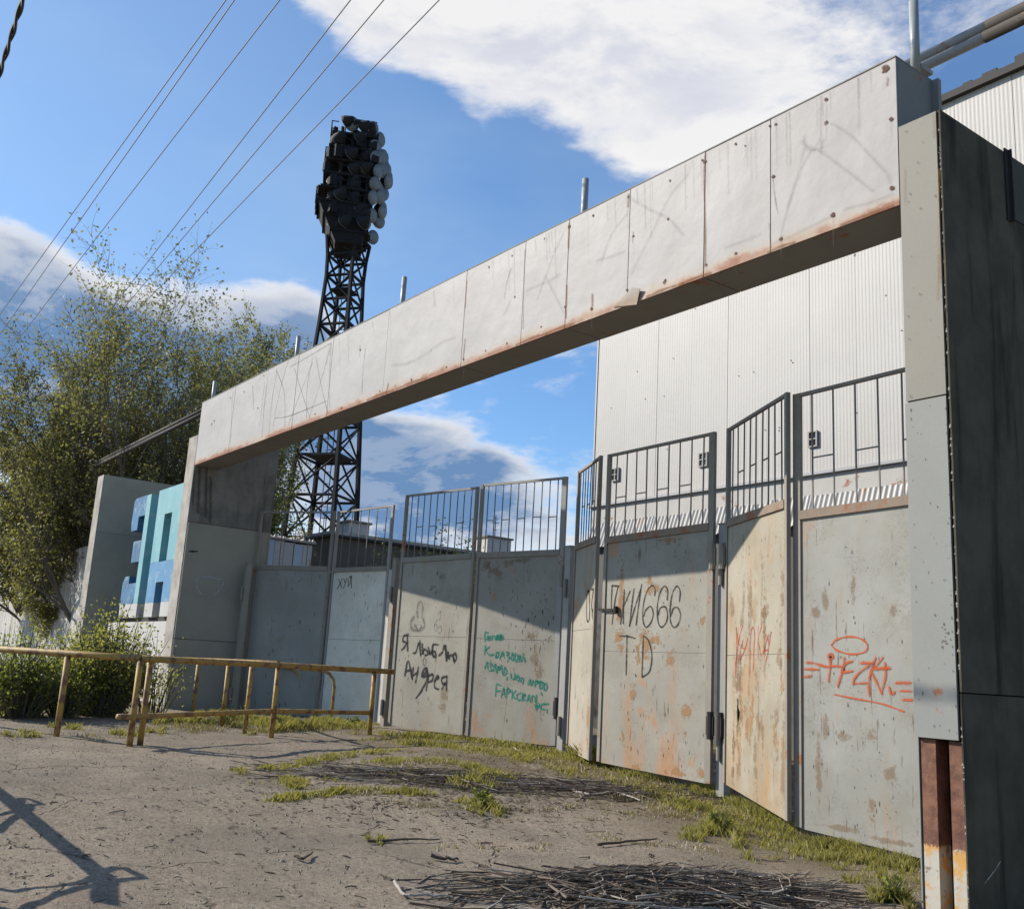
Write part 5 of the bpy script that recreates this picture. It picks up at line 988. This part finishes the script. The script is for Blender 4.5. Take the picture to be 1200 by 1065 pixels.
# ---------------------------------------------------------------- grass, weeds, gravel, twigs
def poly_in(px, py, poly):
    c = False; n = len(poly); j = n - 1
    for i in range(n):
        if (poly[i][1] > py) != (poly[j][1] > py) and px < (poly[j][0] - poly[i][0]) * (py - poly[i][1]) / (poly[j][1] - poly[i][1]) + poly[i][0]: c = not c
        j = i
    return c
def ground_pt(px, py):
    z = .3
    for _ in range(8): p = atZ(px, py, z); z = G(p.x, p.y)
    return p
random.seed(44)
def grass_patch(lv, c, rx, ry, ang, n, h, edge=1.0):
    ca, sa = math.cos(ang), math.sin(ang)
    cl = [(random.gauss(0, .55), random.gauss(0, .55)) for _ in range(max(5, n // 45))]
    for k in range(n):
        u, v = random.choice(cl); q_ = random.choice((.10, .10, .28)); u += random.gauss(0, q_ * .6); v += random.gauss(0, q_)
        if u * u + v * v > 2.2: continue
        x = c[0] + ca * u * rx - sa * v * ry; y = c[1] + sa * u * rx + ca * v * ry; z = G(x, y) - .01
        a = random.uniform(0, 6.28); hh = h * random.uniform(.25, 1.1) * max(.3, 1 - .35 * (u * u + v * v)); ln = random.uniform(.2, .9) * hh; w = random.uniform(.004, .009)
        dx, dy = math.cos(a), math.sin(a); i = len(lv.v)
        lv.v += [(x - dy * w, y + dx * w, z), (x + dy * w, y - dx * w, z), (x + dx * ln * .4 + dy * w * .7, y + dy * ln * .4 - dx * w * .7, z + hh * .6), (x + dx * ln, y + dy * ln, z + hh)]
        lv.f += [(i, i + 1, i + 2), (i, i + 2, i + 3)]
gl = Leaves(); dl_ = Leaves()
def strip(lv, pxs, wid, n, h):
    for i in range(len(pxs) - 1):
        p, q = ground_pt(*pxs[i]), ground_pt(*pxs[i + 1]); d = q - p; grass_patch(lv, ((p.x + q.x) / 2, (p.y + q.y) / 2), d.length * .62, wid, math.atan2(d.y, d.x), n, h)
strip(gl, [(440, 862), (540, 866), (655, 885), (700, 897)], .42, 1500, .13)
strip(gl, [(668, 888), (712, 900)], .16, 900, .30)
strip(gl, [(720, 905), (800, 925), (850, 935), (930, 975)], .28, 900, .13)
strip(gl, [(850, 930), (940, 990), (1010, 1000), (1068, 1022)], .38, 1500, .13)
strip(gl, [(285, 906), (345, 899), (400, 885), (470, 880)], .20, 800, .09)
strip(gl, [(320, 938), (370, 932), (430, 926), (520, 934)], .15, 700, .09)
strip(gl, [(335, 915), (352, 925)], .22, 500, .11); strip(gl, [(555, 940), (575, 955)], .2, 600, .13); strip(gl, [(440, 895), (500, 890), (580, 905)], .3, 800, .09); strip(gl, [(430, 985), (470, 988)], .15, 160, .08); strip(gl, [(545, 925), (560, 915), (600, 912)], .3, 500, .16)
strip(gl, [(820, 985), (850, 965), (870, 1000)], .25, 500, .14); strip(gl, [(1020, 1055), (1062, 1060)], .2, 700, .15); strip(gl, [(750, 940), (850, 950)], .35, 500, .10)
strip(gl, [(240, 838), (300, 848), (350, 850), (420, 850)], .4, 1400, .2); strip(gl, [(190, 850), (240, 850)], .4, 400, .2); strip(gl, [(60, 852), (150, 862), (200, 858)], .15, 350, .13); strip(gl, [(0, 862), (60, 862)], .2, 250, .12); strip(gl, [(320, 858), (400, 852)], .2, 900, .22)
strip(dl_, [(440, 900), (540, 910), (650, 915)], .6, 600, .08); strip(dl_, [(640, 890), (700, 905), (830, 945)], .4, 700, .10); strip(dl_, [(330, 930), (500, 925)], .3, 300, .07); strip(dl_, [(700, 980), (900, 1010)], .6, 400, .05); strip(dl_, [(180, 855), (330, 856)], .3, 500, .12); strip(dl_, [(520, 1000), (700, 985)], .5, 200, .05)
strip(gl, [(430, 905), (520, 915), (640, 925)], .6, 1300, .08); strip(gl, [(450, 868), (560, 878), (660, 890)], .6, 1600, .10); strip(gl, [(720, 915), (830, 945), (930, 990)], .5, 1100, .09); strip(gl, [(560, 880), (660, 900), (740, 925)], .45, 900, .10); strip(gl, [(300, 925), (400, 915)], .3, 350, .08); strip(gl, [(760, 930), (880, 975)], .4, 700, .11); strip(gl, [(900, 990), (1000, 1020), (1060, 1040)], .4, 600, .10)
strip(dl_, [(420, 890), (560, 905), (700, 930), (850, 960)], .7, 900, .07); strip(gl, [(190, 846), (300, 852), (430, 855)], .5, 900, .16); strip(dl_, [(190, 850), (300, 856), (430, 858)], .5, 900, .1); strip(dl_, [(0, 860), (150, 866)], .4, 350, .08); strip(dl_, [(470, 940), (620, 955), (760, 955)], .5, 500, .05)
for lv, nm, mt in ((gl, 'grass', GRASS), (dl_, 'dry_grass', DRYG)):
    o = MB(); o.v = lv.v; o.f = lv.f; o.build(nm, mt, kind='stuff')
def weed(label, px, py, h, n, seed):
    random.seed(seed); p = ground_pt(px, py); t = thing('leafy_weed', label, 'weed', p, 'weeds in front of the gate'); m = MB(); lv = Leaves()
    for k in range(n):
        a = random.uniform(0, 6.28); tip = p + Vector((math.cos(a) * h * .5, math.sin(a) * h * .5, h * random.uniform(.6, 1))); m.tube([p, p.lerp(tip, .5) + up * .03, tip], [.005, .004, .002], 3, False)
        for j in range(9): lv.leaf(p.lerp(tip, random.uniform(.2, 1)), .05)
    finish_plant(t, m, lv, LEAFB, BARK, 'stems', 'foliage')
weed('small leafy weed growing beside the twig heap', 845, 975, .22, 16, 50); weed('leafy weed at the foot of the near pillar', 1045, 1058, .2, 18, 51); weed('broad leafy weed at the foot of the railing end', 413, 852, .22, 14, 52); weed('tall weed in front of the far pillar', 268, 850, .5, 8, 53); weed('bright green weed sprouting in the worn asphalt', 565, 945, .2, 16, 54)
# gravel crumbs
random.seed(60); m = MB()
for k in range(11000):
    x = -random.uniform(3.5, 17); y = random.uniform(1.6, 9.8); s = random.uniform(.003, .009) * (1.8 if random.random() < .06 else 1); z = G(x, y); j = lambda: random.uniform(-.4, .4) * s
    m.add([(x - s, y - s + j(), z - .003), (x + s, y - s, z - .003), (x + j(), y + s, z - .003), (x + j(), y + j(), z + s * 1.2)], [(0, 1, 3), (1, 2, 3), (2, 0, 3)])
m.build('gravel', PEB, kind='stuff')
lf = Leaves()
for k in range(4200):
    if random.random() < .93: px, py = random.gauss(600, 150), random.gauss(917, 24)
    else: px, py = random.uniform(0, 1060), random.uniform(870, 1064)
    if 868 < py < 1066:
        p = ground_pt(px, py); a = random.uniform(0, 6.28); L = random.uniform(.012, .04); w = L * .45; d = Vector((math.cos(a), math.sin(a), random.uniform(-.1, .35))); e = Vector((-math.sin(a), math.cos(a), random.uniform(-.2, .2))); i = len(lf.v)
        lf.v += [tuple(p - d * L + up * .012), tuple(p + e * w + up * .01), tuple(p + d * L + up * .012), tuple(p - e * w + up * .01)]; lf.f.append((i, i + 1, i + 2, i + 3))
o = MB(); o.v = lf.v; o.f = lf.f; o.build('leaf_litter', m_leaf('dead_brown_leaf', (.045, .03, .02), (.16, .115, .07), .1), kind='stuff')
# litter of small twigs and leaf crumbs
m = MB()
for k in range(620):
    if random.random() < .6: px, py = random.gauss(620, 130), random.gauss(925, 26)
    else: px, py = random.uniform(-10, 1060), random.uniform(885, 1064)
    if py < 880 or py > 1068: continue
    p = ground_pt(px, py); L = random.uniform(.03, .14) * (2.2 if random.random() < .15 else 1); a = random.gauss(-.4, .7); d = Vector((math.cos(a), math.sin(a), 0)); b = Vector((-d.y, d.x, 0)) * random.gauss(0, .12) * L
    pts = [p - d * L / 2 + up * .005, p + b + up * random.uniform(.005, .014), p + d * L / 2 + up * .005]; m.tube(pts, [random.uniform(.002, .006)] * 3, 3)
m.build('twig_litter', TWIGD, kind='stuff')
def heap(name, label, cx, cy, rx, ry, ang, n, h, Lr, rr, seed):
    random.seed(seed); t = thing(name, label, 'twig heap', (cx, cy, G(cx, cy)), 'heaps of cut twigs'); ca, sa = math.cos(ang), math.sin(ang)
    for mt, nm, fr in ((TWIGD, 'dark_twigs', .5), (TWIG, 'grey_twigs', .38), (TWIGL, 'pale_twigs', .12)):
        m = MB()
        for k in range(int(n * fr)):
            u = max(-1, min(1, random.gauss(0, .48))); v = max(-1, min(1, random.gauss(0, .45))); x = cx + ca * u * rx - sa * v * ry; y = cy + sa * u * rx + ca * v * ry
            z = G(x, y) + .012 + h * random.random() * max(0, 1 - u * u) * max(0, 1 - v * v); L = random.uniform(*Lr); a = ang + random.gauss(0, .62); d = Vector((math.cos(a), math.sin(a), random.gauss(0, .05))); b = Vector((-d.y, d.x, 0)) * random.gauss(0, .12) * L
            p = Vector((x, y, z)); r = random.uniform(*rr); pts = [p - d * L / 2, p - d * L * .17 + b, p + d * L * .2 + b * .8 + up * random.gauss(0, .01), p + d * L / 2 + Vector((random.gauss(0, .05), random.gauss(0, .05), 0))]
            for q in pts: q.z = max(q.z, G(q.x, q.y) + r * .7)
            m.tube(pts, [r, r * .9, r * .75, r * .4], 4)
            if random.random() < .7: q = pts[2]; e = Vector((math.cos(a + random.choice((-.6, .6))), math.sin(a + random.choice((-.6, .6))), .12)); m.tube([q, q + e * L * .22], [r * .6, r * .25], 3)
        m.build(nm, mt, t, kind='stuff')
c = ground_pt(785, 1045); e0, e1 = ground_pt(500, 1062), ground_pt(1010, 1058)
heap('twig_heap', 'big heap of dry grey cut twigs in the foreground', c.x, c.y, 1.6, .66, math.atan2(e1.y - e0.y, e1.x - e0.x), 600, .14, (.2, .95), (.003, .0095), 70)
c = ground_pt(590, 920); e0, e1 = ground_pt(430, 915), ground_pt(720, 932)
heap('twig_heap', 'flat scatter of dark twigs in the weeds before the green lettered leaf', c.x, c.y, 2.8, .75, math.atan2(e1.y - e0.y, e1.x - e0.x), 800, .06, (.2, 1.0), (.003, .009), 71)
def branch(label, pxs, r, mt):
    pts = [ground_pt(*p) + up * (r + .006) for p in pxs]; pts = [Vector(p) for p in smooth_pts([tuple(p) for p in pts], 4)]
    for p in pts: p.z += random.uniform(0, .015)
    n = len(pts); o = MB().tube(pts, [r * (1 - .6 * i / n) for i in range(n)], 6).build('fallen_branch', mt, at=tuple(pts[0])); tag(o, label, 'branch', 'fallen branches')
branch('thick dark stick lying across the front of the twig heap', [(612, 1027), (640, 1040), (668, 1055), (700, 1063)], .022, TWIGD)
branch('pale bleached branch on the ground left of the 666 leaf', [(645, 920), (690, 933), (720, 931), (750, 940)], .017, TWIGL)
branch('pale branch on the heap, longest one', [(715, 1020), (760, 1028), (850, 1045), (930, 1056)], .015, TWIGL)
branch('short pale twig at the left end of the twig heap', [(462, 1037), (474, 1052), (500, 1053), (530, 1055)], .012, TWIGL)
branch('thin pale twig lying before the handwriting leaf', [(597, 871), (608, 882), (622, 887)], .012, TWIGL)
branch('dark stick on the asphalt in the middle', [(430, 989), (470, 987), (515, 986)], .012, TWIGD)
branch('crooked dark twig in the left middle of the asphalt', [(345, 1007), (355, 1010), (366, 1002)], .014, TWIGD)
branch('dark flat stick on the asphalt before the twig heap', [(505, 1007), (525, 1010), (537, 1010)], .016, TWIGD)
branch('long dark stick on the sand right of the middle', [(700, 992), (735, 989), (770, 986)], .014, TWIGD)
